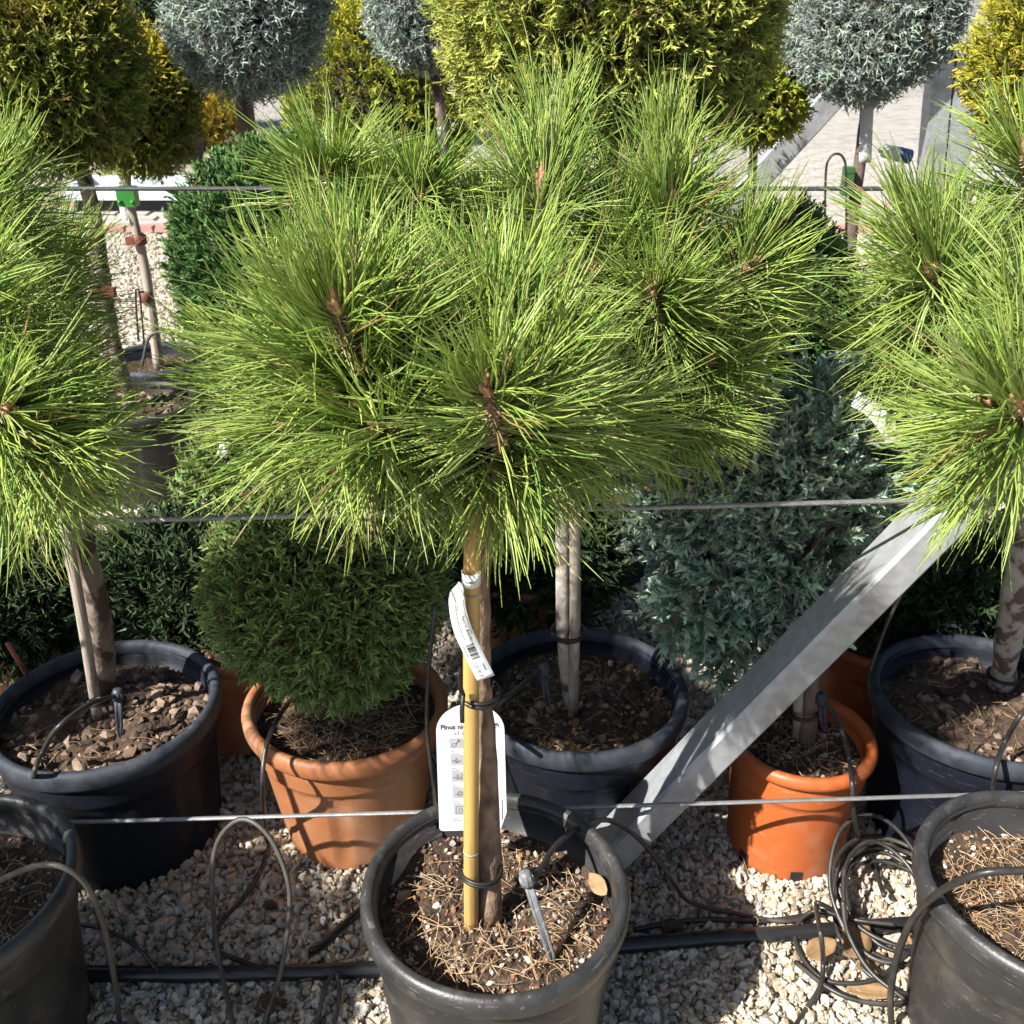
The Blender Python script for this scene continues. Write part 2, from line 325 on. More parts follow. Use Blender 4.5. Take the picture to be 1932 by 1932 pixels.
# ---------------------------------------------------------------- foliage
def twig_tpl(b, d, l, wd, roll=0.):
    """slender three-sided leaf scale along d"""
    d = np.array(d) / np.linalg.norm(d); a = np.array([0, 1., 0]) if abs(d[1]) < .9 else np.array([1., 0, 0])
    u = np.cross(d, a); u /= np.linalg.norm(u); v = np.cross(d, u); m = np.array(b) + d * l * .12
    ring = [m + wd * (np.cos(t) * u + np.sin(t) * v * .7) for t in (roll, roll + 2.09, roll + 4.19)]
    return [*ring, np.array(b) + d * l], [(3, 0, 1), (3, 1, 2), (3, 2, 0)]
def spray_tpl(r, L=.045, n=6, ang=45, wd=.0022, side=.5, flat=.25, bend=.15, second=0):
    V = []; T = []; k = 0
    def put(b, d, l, wdd):
        nonlocal k
        v, t = twig_tpl(b, d, l, wdd, r.uniform(0, 6)); V.extend(v); T.extend([(x + k, y + k, z + k) for x, y, z in t]); k += 4
    pts = [np.zeros(3)]; d = np.array([0, 0, 1.])
    for i in range(3):
        d = nrm(d + r.normal(0, bend, 3) * np.array([1, .5, .3])); put(pts[-1], d, L / 2.4, wd * 1.05); pts.append(pts[-1] + d * L / 3)
    for i in range(n):
        s = (i + .6) / n; p = np.array([np.interp(s * 3, range(4), [q[j] for q in pts]) for j in range(3)])
        a = R_(ang * r.uniform(.7, 1.25)); sg = 1 if i % 2 else -1
        dd = np.array([sg * math.sin(a), r.normal(0, flat), math.cos(a)]); l = L * side * (1.15 - .6 * s) * r.uniform(.75, 1.2)
        put(p, dd, l, wd)
        for j in range(second):
            a2 = a * sg + R_(35) * (1 if j % 2 else -1); put(p + nrm(dd) * l * (.3 + .3 * j), (math.sin(a2), r.normal(0, flat), math.cos(a2)), l * .55, wd * .85)
    V = np.array(V); return V, np.array(T), np.clip(V[:, 2] / L, 0, 1.2)
def place(b, tpls, P, D, sc, r, cin, cout, jit=.18, roll=None):
    """stamp spray templates at P along D"""
    which = r.integers(0, len(tpls), len(P)); P = np.asarray(P); D = nrm(np.asarray(D))
    cin, cout = np.array(cin, float), np.array(cout, float)
    for k, (V, T, tip) in enumerate(tpls):
        I = np.where(which == k)[0]
        if not len(I): continue
        z = D[I]; rv = r.normal(size=(len(I), 3)); x = nrm(np.cross(rv, z)); y = np.cross(z, x); s = sc[I]
        W = P[I][:, None] + (V[None, :, 0:1] * x[:, None] + V[None, :, 1:2] * y[:, None] + V[None, :, 2:3] * z[:, None]) * s[:, None, None]
        ci = cin[I] if cin.ndim == 2 else np.broadcast_to(cin, (len(I), 3)); co = cout[I] if cout.ndim == 2 else np.broadcast_to(cout, (len(I), 3))
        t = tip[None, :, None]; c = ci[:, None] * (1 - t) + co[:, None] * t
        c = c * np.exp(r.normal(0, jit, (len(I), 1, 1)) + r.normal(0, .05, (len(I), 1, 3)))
        n = len(V); tt = (T[None] + (np.arange(len(I)) * n)[:, None, None]).reshape(-1, 3)
        b.add(W.reshape(-1, 3), tt, None, np.clip(c.reshape(-1, 3), 0, .9))
SPEC = {}
def species(key, cin, cout, seed, sc=(.65, 1.45), up=.25, rnd=.45, **kw):
    r = np.random.default_rng(seed); SPEC[key] = ([spray_tpl(r, **kw) for _ in range(7)], cin, cout, sc, up, rnd)
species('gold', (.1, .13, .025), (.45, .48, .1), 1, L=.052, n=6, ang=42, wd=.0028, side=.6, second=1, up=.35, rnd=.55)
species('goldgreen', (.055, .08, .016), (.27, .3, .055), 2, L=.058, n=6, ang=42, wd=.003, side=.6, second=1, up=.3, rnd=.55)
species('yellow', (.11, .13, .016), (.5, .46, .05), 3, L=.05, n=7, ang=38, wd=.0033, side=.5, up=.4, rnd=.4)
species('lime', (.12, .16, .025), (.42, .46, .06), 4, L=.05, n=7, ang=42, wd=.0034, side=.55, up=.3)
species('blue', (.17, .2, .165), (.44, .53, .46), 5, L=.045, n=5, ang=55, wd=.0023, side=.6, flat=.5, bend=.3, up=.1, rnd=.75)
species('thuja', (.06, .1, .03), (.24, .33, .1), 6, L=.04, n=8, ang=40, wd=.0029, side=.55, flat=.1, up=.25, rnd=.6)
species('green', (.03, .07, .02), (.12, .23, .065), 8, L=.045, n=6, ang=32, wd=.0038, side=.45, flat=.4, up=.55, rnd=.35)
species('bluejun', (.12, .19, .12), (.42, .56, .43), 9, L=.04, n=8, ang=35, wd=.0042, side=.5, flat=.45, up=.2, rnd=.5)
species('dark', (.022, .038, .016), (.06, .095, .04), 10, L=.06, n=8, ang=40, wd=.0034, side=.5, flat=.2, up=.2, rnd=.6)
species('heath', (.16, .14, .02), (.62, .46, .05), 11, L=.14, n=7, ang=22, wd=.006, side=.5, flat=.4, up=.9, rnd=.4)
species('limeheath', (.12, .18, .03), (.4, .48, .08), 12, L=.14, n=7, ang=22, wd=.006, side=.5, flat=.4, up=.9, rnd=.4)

def lump(d, r, amp):
    out = np.zeros(len(d))
    for _ in range(7):
        k = nrm(r.normal(size=3)); f = r.uniform(2, 6); out += np.cos(f * (d @ k) + r.uniform(0, 6)) * amp / 2.6
    return 1 + out
def crown(parent, key, c, R, n, seed, amp=.05, power=2.0, core=.8, scale=1.0, inner=.78, zcut=-1.0, topgold=None):
    r = np.random.default_rng(seed); tp, cin, cout, sc, up, rnd = SPEC[key]; R = np.array(R); n = int(n * .86)
    d = nrm(r.normal(size=(n, 3))); d = d[(d[:, 2] > zcut) & ((d[:, 1] < .25) | (r.uniform(size=n) < .4))]; n = len(d)
    rs = np.random.default_rng(seed + 500)
    sup = (np.abs(d) ** power).sum(1) ** (-1 / power); rad = sup * lump(d, rs, amp) * (inner + (1 - inner) * r.uniform(0, 1, n) ** .45)
    P = np.array(c) + d * R * rad[:, None]
    D = nrm(d / R) + np.array([0, 0, up]) + r.normal(0, rnd, (n, 3))
    co = np.broadcast_to(np.array(cout, float), (n, 3)).copy()
    if topgold is not None:   # sprays on the upper shoots are yellower
        f = np.clip((d[:, 2] - topgold[0]) / .5 + r.normal(0, .22, n), 0, 1)[:, None]; co = co * (1 - f) + np.array(topgold[1]) * f
    br = r.uniform(size=n) < .03; co[br] = (.16, .09, .035)
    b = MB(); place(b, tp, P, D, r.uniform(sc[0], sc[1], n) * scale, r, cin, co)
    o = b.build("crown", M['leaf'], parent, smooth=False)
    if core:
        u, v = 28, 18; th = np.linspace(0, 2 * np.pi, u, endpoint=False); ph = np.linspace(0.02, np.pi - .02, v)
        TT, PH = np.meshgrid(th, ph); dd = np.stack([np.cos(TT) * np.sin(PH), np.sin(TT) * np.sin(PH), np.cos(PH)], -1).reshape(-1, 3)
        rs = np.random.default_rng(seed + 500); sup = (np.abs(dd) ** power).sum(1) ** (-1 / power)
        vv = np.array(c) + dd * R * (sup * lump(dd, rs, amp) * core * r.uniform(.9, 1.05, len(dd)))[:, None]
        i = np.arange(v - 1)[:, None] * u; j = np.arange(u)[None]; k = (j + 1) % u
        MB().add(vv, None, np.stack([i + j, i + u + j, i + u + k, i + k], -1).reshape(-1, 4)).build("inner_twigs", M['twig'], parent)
    return o
def limbtube(b, pts, r0, r1, n=10, wob=.004, seed=0, seg=8, rough=.06):
    p = cat_(pts, seg); m = len(p); r = np.random.default_rng(seed)
    p = p + np.cumsum(r.normal(0, wob / 6, (m, 3)), 0) * np.linspace(0, 1, m)[:, None]
    rad = np.linspace(r0, r1, m) * (1 + r.normal(0, rough, m)); return b.tube(p, rad, n)

# ---------------------------------------------------------------- pots
def ico():
    t = (1 + 5 ** .5) / 2
    v = np.array([(-1, t, 0), (1, t, 0), (-1, -t, 0), (1, -t, 0), (0, -1, t), (0, 1, t), (0, -1, -t), (0, 1, -t), (t, 0, -1), (t, 0, 1), (-t, 0, -1), (-t, 0, 1)]) / 1.9
    f = [(0, 11, 5), (0, 5, 1), (0, 1, 7), (0, 7, 10), (0, 10, 11), (1, 5, 9), (5, 11, 4), (11, 10, 2), (10, 7, 6), (7, 1, 8), (3, 9, 4), (3, 4, 2), (3, 2, 6), (3, 6, 8), (3, 8, 9), (4, 9, 5), (2, 4, 11), (6, 2, 10), (8, 6, 7), (9, 8, 1)]
    return v, np.array(f)
ICOV, ICOF = ico()
def chips(b, P, size, cols, r, flat=(.5, .9)):
    n = len(P); v = ICOV[None] * (1 + r.normal(0, .22, (n, 12, 1)))
    v = v * np.stack([r.uniform(.7, 1.3, n), r.uniform(.5, 1, n), r.uniform(*flat, n)], -1)[:, None] * size[:, None, None]
    q = nrm(r.normal(size=(n, 4))); q[:, 1:3] *= .45; q = nrm(q)
    w_, x, y, z = q.T
    Rm = np.stack([1 - 2 * (y * y + z * z), 2 * (x * y - z * w_), 2 * (x * z + y * w_), 2 * (x * y + z * w_), 1 - 2 * (x * x + z * z), 2 * (y * z - x * w_), 2 * (x * z - y * w_), 2 * (y * z + x * w_), 1 - 2 * (x * x + y * y)], -1).reshape(n, 3, 3)
    v = np.einsum('nij,nkj->nki', Rm, v) + P[:, None]
    c = np.array(cols)[r.integers(0, len(cols), n)] * np.exp(r.normal(0, .18, (n, 1)))
    t = (ICOF[None] + (np.arange(n) * 12)[:, None, None]).reshape(-1, 3)
    b.add(v.reshape(-1, 3), t, None, np.repeat(c, 12, 0))
def straw(b, P, r, lo, hi, cols, lift=.012, wd=.0008):
    for p in P:
        L = r.uniform(lo, hi); a = r.uniform(0, 6.28); k = r.normal(0, 1.3); s = np.linspace(-.5, .5, 7)
        ang = a + k * s; dx = np.cumsum(np.cos(ang)) * L / 7; dy = np.cumsum(np.sin(ang)) * L / 7
        z = r.uniform(.001, lift) + r.normal(0, .25) * (s * L) * .5 + np.abs(r.normal(0, .004)) * (1 - 4 * s * s)
        q = np.stack([p[0] + dx - dx.mean(), p[1] + dy - dy.mean(), p[2] + np.maximum(z, .001)], -1)
        b.tube(q, wd * r.uniform(.7, 1.2), 4, False, np.array(cols[r.integers(len(cols))]) * r.uniform(.7, 1.2))
STRAWC = [(.5, .33, .16), (.42, .26, .12), (.58, .42, .24), (.33, .2, .1), (.46, .36, .24)]
PEB = [(.4, .33, .25), (.5, .46, .4), (.25, .17, .12), (.16, .1, .065), (.3, .14, .08)]
BARKC = [(.13, .085, .055), (.09, .06, .04), (.2, .14, .1), (.28, .21, .16), (.06, .042, .03)]
def pot(name, label, ctr, R, H, base, mats, group=None, soil=None, drop=.06, seed=0, style='ribbed', nchip=420, nstraw=160, chipc=PEB, chipsz=(.002, .006), rest=0., notch=None, litter=STRAWC):
    """ctr = (x, y) on the ground; R outer rim radius; base = foot radius"""
    r = np.random.default_rng(seed); x, y = ctr[0], ctr[1]; t = thing(name, label, "plant pot", (x, y, rest), group)
    c = (x, y, rest); lip = .037 * R / .21
    rw = R - .016
    def ro(z): return base + (rw - base) * (z / H) ** .9
    zs = [0, .012, .03, .2 * H, .4 * H, .55 * H, .66 * H, .70 * H, .715 * H, .73 * H, .8 * H, H - lip + .002]
    prof = [(base - .012, .0)] + [(ro(z) + (.0045 if z >= .715 * H else 0), z + .0005) for z in zs]
    prof += [(rw - .008, H - .012), (rw - .009, H - drop - .02), (base - .03, H - drop - .03)]
    def rf(T, Z, Rr):
        if style == 'plain': return Rr
        k = np.clip(np.cos(T * 9 + seed) * 6 - 3.5, 0, 1); win = (Z > .02) & (Z < .69 * H) & (Rr > base - .002)
        return Rr - k * .005 * win
    MB().lathe(prof, 108, rf, c).build("pot_wall", mats[0], t)
    zt = H; ri = R - .02
    lp = [(rw + .003, H - lip), (R - .004, H - lip), (R - .001, H - lip + .005), (R, H - .014), (R - .003, H - .006), (R - .008, H - .001), (R - .012, H), (ri + .001, H - .002), (ri - .003, H - .01), (rw - .011, H - .022)]
    def wob(T, Z, Rr): return Rr + .0018 * np.cos(2 * T + seed) + .0008 * np.cos(5 * T + seed * 2)
    MB().lathe(lp, 72, wob, c, closed=True).build("rim", mats[1], t)
    # soil: bumpy disc
    nr, na = 18, 54; rr = np.linspace(0.0, rw - .0105, nr); th = np.linspace(0, 2 * np.pi, na, endpoint=False)
    RR, TT = np.meshgrid(rr, th, indexing='ij'); X = RR * np.cos(TT); Y = RR * np.sin(TT)
    wv = [(r.uniform(20, 70), r.uniform(0, 6), r.uniform(0, 6)) for _ in range(8)]
    def zf(X, Y): return H - drop + sum(.0035 * np.sin(f * (X * math.cos(a) + Y * math.sin(a)) + p) for f, a, p in wv)
    Zs = zf(X, Y) + r.normal(0, .0012, X.shape) * (RR > 0)
    i = np.arange(nr - 1)[:, None] * na; j = np.arange(na)[None]; k = (j + 1) % na
    MB().add(np.stack([X + x, Y + y, Zs + rest], -1).reshape(-1, 3), None, np.stack([i + j, i + na + j, i + na + k, i + k], -1).reshape(-1, 4)).build("soil", soil or M['soil'], t)
    if nchip:
        a = r.uniform(0, 6.28, nchip); q = (rw - .016) * np.sqrt(r.uniform(0, 1, nchip)); P = np.stack([x + q * np.cos(a), y + q * np.sin(a), rest + zf(q * np.cos(a), q * np.sin(a)) + r.uniform(.0, .004, nchip)], -1)
        sz = chipsz[0] + (chipsz[1] - chipsz[0]) * r.uniform(0, 1, nchip) ** 2.2
        b = MB(); chips(b, P, sz, chipc, r); b.build("mulch", M['vc'], t, smooth=False, stuff=True)
    if nstraw:
        a = r.uniform(0, 6.28, nstraw); q = (rw - .045) * np.sqrt(r.uniform(0, 1, nstraw)); P = np.stack([x + q * np.cos(a), y + q * np.sin(a), rest + zf(q * np.cos(a), q * np.sin(a)) + .003], -1)
        b = MB(); straw(b, P, r, .03, .095, litter, wd=.00065); b.build("needle_litter", M['vc'], t, stuff=True)
    if notch is not None:
        for an in notch:
            e = np.array([math.cos(an), math.sin(an), 0]); rb_ = base + .001
            Mx = np.array([[-e[1], e[0], 0], [e[0], e[1], 0], [0, 0, 1]]).T
            MB().box((x + e[0] * (rb_ - .008), y + e[1] * (rb_ - .008), rest + .022), (.022, .022, .026), Mx).build("drain_hole_shade", M['ink'], t, smooth=False)  # solid black block stands in for the shaded recess of a drain hole
    return t
CHAR = (M['char'], M['charrim']); BLU = (M['bluepot'], M['bluerim'])

Pf = atZ(934, 1668, .36); PfL = atZ(-126, 1668, .36); PfR = atZ(1998, 1662, .36)
GF = "charcoal pots in the front row"
pot("plant_pot", "charcoal plastic pot in the middle of the front row, bamboo stake in it", Pf, .212, .36, .168, CHAR, GF, seed=3, drop=.075, nstraw=210, nchip=1100, chipsz=(.0018, .0065))
pot("plant_pot", "charcoal plastic pot cut off by the left edge of the photo", PfL, .212, .36, .168, CHAR, GF, seed=5, drop=.075, nstraw=260, nchip=500)
pot("plant_pot", "charcoal plastic pot cut off by the right edge, hose over its rim", PfR, .212, .36, .168, CHAR, GF, seed=8, drop=.07, nstraw=420, nchip=500)
PfL2 = np.array([PfL[0] - .93, PfL[1] - .02, .36])
pot("plant_pot", "charcoal plastic pot next in the row beyond the left edge", PfL2, .212, .36, .168, CHAR, GF, seed=6, drop=.075, nstraw=0, nchip=0)
Pb1 = atZ(197, 1322, .335); Pb2 = atZ(1090, 1292, .335); Pb3 = atZ(1862, 1308, .335)
GB = "blue-black pots in the second row"
pot("plant_pot", "large blue-black pot with leaning trunk, left of the terracotta pot", Pb1, .225, .335, .185, BLU, GB, seed=11, drop=.055, nchip=420, chipc=BARKC, chipsz=(.005, .018), nstraw=25)
pot("plant_pot", "large blue-black pot behind the middle charcoal pot", Pb2, .225, .335, .185, BLU, GB, seed=12, drop=.06, nchip=420, chipc=[(.3, .17, .09), (.22, .12, .07), (.4, .28, .18), (.12, .08, .05)], chipsz=(.003, .012), nstraw=70)
pot("plant_pot", "large blue-black pot at the right edge behind the front row", Pb3, .225, .335, .185, BLU, GB, seed=13, drop=.055, nchip=300, chipc=BARKC, chipsz=(.004, .016), nstraw=40)
Pt = atZ(652, 1318, .33)
pot("plant_pot", "wide terracotta coloured pot holding the round green conifer", Pt, .206, .33, .14, (M['terra'], M['terra']), seed=14, drop=.05, nchip=300, nstraw=360, chipsz=(.002, .007), notch=[-1.32])
Po = atZ(1512, 1380, .29)
pot("plant_pot", "small bright orange pot with drain notch behind the steel brace", Po, .149, .29, .118, (M['orange'], M['orange']), seed=15, drop=.045, style='plain', nchip=420, chipc=[(.3, .24, .18), (.16, .12, .08), (.1, .075, .05), (.4, .34, .27)], chipsz=(.002, .007), nstraw=60, notch=[-1.63, -2.55, -.5])
# terracotta pots further back
GT = "terracotta pots in the shade behind"
TPOT = {}
for key, lab, (px, py, Y), R, H in (
        ('tl', "shaded terracotta pot half hidden left of the wide terracotta pot", (455, 1300, 1.98), .15, .28),
        ('tr', "shaded terracotta pot between the orange pot and the right blue-black pot", (1640, 1262, 2.02), .14, .26),
        ('te', "shaded terracotta pot behind the left blue-black pot at the edge", (-62, 1255, 2.1), .15, .28),
        ('tm', "terracotta pot in shade behind the middle blue-black pot", (985, 1180, 2.3), .16, .28)):
    p = atY(px, py, Y); TPOT[key] = p
    pot("plant_pot", lab, p, R, H, R * .72, (M['terra'], M['terra']) if key != 'tr' else (M['orange'], M['orange']), GT, seed=20 + len(TPOT), style='plain', nchip=60, nstraw=0, drop=.04)

# ---------------------------------------------------------------- pine trees
def tuft_meshes(seed, n=200, L=.10, nl=(.12, .175), wd=.0012, spread=(22, 88), dead=.02, cols=None):
    r = np.random.default_rng(seed); b = MB()
    cols = cols or [(.39, .52, .105), (.47, .59, .145), (.32, .45, .09), (.22, .36, .08), (.45, .54, .19)]
    m = n * 2; nb = 52; ba_ = r.uniform(0, 6.28, nb); bs_ = r.uniform(0, 1, nb) ** .8; bt_ = r.normal(0, .2, nb); bl_ = r.uniform(.78, 1.1, nb); bb0 = r.normal(-.06, .26, nb)
    w_ = r.uniform(.3, 1.6, nb); wh = r.choice(nb, n, p=w_ / w_.sum()); loose = r.uniform(size=n) < .3
    s = np.repeat(np.where(loose, r.uniform(0, 1, n) ** .8, np.clip(bs_[wh] + r.normal(0, .07, n), 0, 1)), 2); az = np.repeat(np.where(loose, r.uniform(0, 6.28, n), ba_[wh] + r.normal(0, .17, n)), 2)
    az = np.where((np.abs((az + np.pi) % (2 * np.pi) - np.pi) < .75) & (s > .12) & np.repeat(r.uniform(size=n) < .8, 2), az + np.repeat(r.choice([-1, 1], n) * r.uniform(.9, 2.6, n), 2), az)   # thin side of the shoot
    th = R_(spread[1]) + (R_(spread[0]) - R_(spread[1])) * s ** 1.3; th = th + np.repeat(np.where(loose, r.normal(0, .22, n), bt_[wh] + r.normal(0, .09, n)), 2)
    th = th + r.normal(0, .06, m); az = az + r.normal(0, .07, m)
    ln = np.repeat(r.uniform(nl[0], nl[1], n) * bl_[wh], 2) * r.uniform(.92, 1.04, m)
    e = np.stack([np.cos(az), np.sin(az), np.zeros(m)], -1); zz = np.array([0, 0, 1.])
    d0 = e * np.sin(th)[:, None] + zz * np.cos(th)[:, None]
    bend = np.repeat(bb0[wh] + r.normal(0, .14, n), 2) + r.normal(0, .05, m)   # curls towards the shoot tip (negative angle)
    kink = (r.uniform(size=m) < .07) * r.normal(0, .8, m)
    P = [e * .004 + zz * (s * L)[:, None]]; W = [wd * .9]; segs = 4
    for k in range(segs):
        a = th + bend * (k + .5) / segs * 1.6 + kink * (k >= 2); side = np.repeat(r.normal(0, .05, n), 2)[:, None] * np.cross(e, zz)
        dk = nrm(e * np.sin(a)[:, None] + zz * np.cos(a)[:, None] + side * k); P.append(P[-1] + dk * (ln / segs)[:, None])
    P = np.stack(P, 1)   # m, segs+1, 3
    u = nrm(np.cross(d0, nrm(r.normal(size=(m, 3))))); v = np.cross(d0, u); wr = np.array([.8, 1, 1, .85, .25]) * wd
    V = np.stack([P + wr[None, :, None] * (math.cos(t) * u + math.sin(t) * v)[:, None] for t in (0, 2.094, 4.189)], 2)  # m,5,3,3
    c = np.array(cols)[np.repeat(r.integers(0, len(cols), n), 2)] * np.exp(r.normal(0, .1, (m, 1)))
    dd = np.repeat(r.uniform(size=n) < dead, 2); c[dd] = np.array([.42, .3, .13])
    g = np.linspace(0, 1, 5)[None, :, None]; cc = c[:, None] * (1.0 + .12 * (g - .5)); cc[:, 0] = cc[:, 0] * .5 + np.array([.3, .24, .13]) * .5
    q = []
    for k in range(segs):
        for a in range(3):
            bq = (a + 1) % 3; q.append((k * 3 + a, k * 3 + bq, (k + 1) * 3 + bq, (k + 1) * 3 + a))
    q = (np.array(q)[None] + (np.arange(m) * 15)[:, None, None]).reshape(-1, 4)
    b.add(V.reshape(-1, 3), None, q, np.repeat(cc.reshape(-1, 3), 3, 0))
    needles = b.mesh("needle_tuft", M['needle'], True); needles["shoot"] = L
    # shoot with bud scales and a cluster of pointed buds
    k = MB(); zz_ = np.linspace(-.02, L, 12)
    k.tube(np.stack([.0015 * np.sin(zz_ * 90), .0015 * np.cos(zz_ * 70), zz_], -1), np.linspace(.0055, .0078, 12) * (1 + .12 * np.sin(np.arange(12) * 2.4)), 8, True, (.45, .38, .36))
    nsc = 90; sz = r.uniform(.0, L, nsc); sa = r.uniform(0, 6.28, nsc)
    for z0, a in zip(sz, sa):
        ee = np.array([math.cos(a), math.sin(a), 0]); k.tube([ee * .004 + [0, 0, z0], ee * .0095 + [0, 0, z0 + .003], ee * .0145 + [0, 0, z0 + .006]], [.0013, .0012, .0004], 4, False, (1.5, 1.75, 1.95))
    for j in range(4):
        a = j * 2.1 + r.uniform(0, 1); ln_ = .026 if j else .038; ee = np.array([math.cos(a), math.sin(a), 0]) * (.009 if j else 0)
        t = np.linspace(0, 1, 7); k.tube(np.array([0, 0, L])[None] + ee[None] * (t[:, None] * .9 + .3) + np.array([0, 0, 1.])[None] * t[:, None] * ln_, np.array([.004, .0053, .0056, .0047, .0034, .002, .0004]), 7, False, (1.15, 1.0, .95))
        for q_ in range(5):
            aa = q_ * 1.26 + j; b0 = np.array([0, 0, L + ln_ * .35]) + ee; k.tube([b0 + np.array([math.cos(aa), math.sin(aa), 0]) * .004, b0 + np.array([math.cos(aa) * .0062, math.sin(aa) * .0062, .006])], [.0012, .0002], 3, False, (1.5, 1.5, 1.4))
    return needles, k.mesh("bud", M['bud'], True)
TUFT = [tuft_meshes(100 + i, 170 + 14 * (i % 5), L=.12 + .017 * (i % 3)) for i in range(8)]
LOW = [tuft_meshes(200 + i, 170, L=.1, spread=(30, 105), dead=.07, cols=[(.32, .41, .085), (.38, .46, .11), (.26, .36, .08), (.42, .43, .17)]) for i in range(3)]
def pine(label, stem, rad, center, R, shoots, nfill, seed, barkm, group, low=4, gap=.1, scl=1.0):
    """stem: path from the soil up; shoots: (tip, base) of the shoots that can be read off the photograph"""
    r = np.random.default_rng(seed); base = np.array(stem[0]); t = thing("pine_tree", label, "pine tree", tuple(base), group)
    b = MB(); limbtube(b, stem, rad[0], rad[1], 14, .012, seed, rough=.07); b.build("trunk", barkm, t)
    top = np.array(stem[-1]); C = np.array(center); R = np.array(R); L = []
    for (a, q) in shoots:
        tip = atY(*a); bs = atY(*q); L.append((tip, nrm(tip - bs), 2))
    k = 0; tries = 0
    while k < nfill and tries < 4000:
        tries += 1; d = nrm(r.normal(size=3))
        if d[2] < -.3: continue
        p = C + d * R * r.uniform(.75, 1.0)
        if min([np.linalg.norm(p - q) for q, _, _ in L] + [9]) < gap: continue
        L.append((p, nrm(d * .6 + np.array([0, 0, .65]) + r.normal(0, .2, 3)), 0)); k += 1
    for j in range(low):
        a = 6.28 * (j + r.uniform(0, .7)) / max(low, 1); f = r.uniform(.55, .9); d = np.array([math.cos(a) * f, math.sin(a) * f, r.uniform(-.75, -.5)])
        L.append((C + R * d, nrm(d * np.array([1, 1, .5]) + r.normal(0, .15, 3)), 1))
    br = MB()
    for i, (p, ax, lowk) in enumerate(L):
        ms = LOW[i % 3] if lowk == 1 else TUFT[r.integers(8)]; Lm = ms[0]["shoot"]
        s = scl * r.uniform(.92, 1.08) * (.9 if lowk == 1 else 1); q0 = p - ax * Lm * s
        fx = np.array([r.normal(0, .35), -1, .25]) if lowk == 2 else r.normal(size=3)
        fx = nrm(fx - ax * (fx @ ax)); fy = np.cross(ax, fx); rot = Matrix(np.stack([fx, fy, ax], 1).tolist()).to_quaternion()
        o = bpy.data.objects.new("needle_tuft", ms[0]); COL.objects.link(o); o.parent = t
        o.location = Vector(q0 - base); o.rotation_mode = 'QUATERNION'; o.rotation_quaternion = rot; o.scale = (s, s, s)
        bd = bpy.data.objects.new("bud", ms[1]); COL.objects.link(bd); bd.parent = o
        st = top + np.array([0, 0, -.02 + .06 * r.uniform()])
        mid = (st * .45 + q0 * .55) + np.array([0, 0, -.02]); br.tube(cat_([st, mid, q0 + ax * .01], 5), np.linspace(.009, .006, 11), 7)
    br.build("branches", M['bark'], t); return t

GP = "stemmed pines in the front row"; GQ = "stemmed pines in the second row"
S0 = atY(925, 1718, Pf[1] + .0); S0[2] = .285; S1 = atY(905, 1000, 1.2)
stem_f = [S0, atY(917, 1500, 1.188), atY(905, 1250, 1.195), S1, S1 + np.array([-.02, .0, .08])]
pine("stemmed pine with bright green needles tied to the yellow bamboo stake", stem_f, (.0215, .0115), atY(790, 700, 1.2), (.16, .15, .15),
     [((637, 588, 1.06), (672, 725, 1.11)), ((921, 738, 1.02), (940, 820, 1.085)), ((545, 600, 1.17), (600, 690, 1.2)), ((735, 622, 1.2), (760, 730, 1.2)),
      ((1003, 688, 1.1), (985, 770, 1.13)), ((880, 575, 1.25), (885, 690, 1.23)), ((560, 800, 1.12), (660, 790, 1.17)), ((1130, 790, 1.22), (1050, 800, 1.2)), ((720, 810, 1.06), (770, 800, 1.14)), ((1060, 860, 1.22), (1020, 830, 1.22)), ((940, 880, 1.14), (930, 830, 1.18)), ((480, 700, 1.2), (580, 740, 1.22))], 6, 41, M['bark'], GP, low=4, gap=.085)
stem_r = [np.array([Pb2[0] - .012, Pb2[1] + .01, .27]), atY(1062, 1180, 1.655), atY(1058, 900, 1.66), atY(1040, 800, 1.66)]
pine("taller pine behind the middle one on a pale grey trunk", stem_r, (.0145, .0125), atY(1010, 600, 1.64), (.3, .2, .16),
     [((1020, 348, 1.5), (1013, 480, 1.52)), ((1031, 260, 1.62), (1023, 345, 1.62)), ((1263, 383, 1.5), (1252, 500, 1.52)), ((1258, 296, 1.62), (1252, 385, 1.62)),
      ((1233, 550, 1.42), (1246, 612, 1.5)), ((1414, 496, 1.5), (1365, 580, 1.53)), ((622, 328, 1.53), (634, 378, 1.63)), ((792, 368, 1.5), (784, 420, 1.58)), ((1290, 790, 1.5), (1230, 770, 1.55)), ((1110, 720, 1.45), (1100, 740, 1.52)), ((700, 430, 1.52), (740, 490, 1.58)), ((1000, 560, 1.45), (1000, 610, 1.52)), ((1160, 420, 1.55), (1150, 510, 1.57)),
      ((1330, 680, 1.52), (1270, 700, 1.56)), ((1180, 762, 1.4), (1150, 775, 1.48)), ((1120, 520, 1.5), (1110, 600, 1.53)), ((900, 440, 1.55), (905, 520, 1.57)), ((1420, 600, 1.62), (1350, 650, 1.62))], 4, 42, M['whitebark'], GQ, low=4)
stem_l = [np.array([PfL[0], PfL[1], .285]), np.array([PfL[0] + .005, PfL[1] + .02, .6]), np.array([PfL[0], PfL[1] + .02, .98])]
pine("stemmed pine filling the left edge in front of the leaning trunk", stem_l, (.021, .012), (PfL[0], PfL[1] + .03, 1.13), (.15, .15, .15),
     [((8, 770, 1.06), (-30, 810, 1.12)), ((-80, 560, 1.1), (-90, 690, 1.15)), ((10, 690, 1.24), (-20, 760, 1.24)), ((105, 830, 1.1), (40, 850, 1.15)), ((70, 900, 1.2), (0, 870, 1.2)), ((-130, 440, 1.25), (-130, 560, 1.25))], 4, 43, M['bark'], GP, low=5)
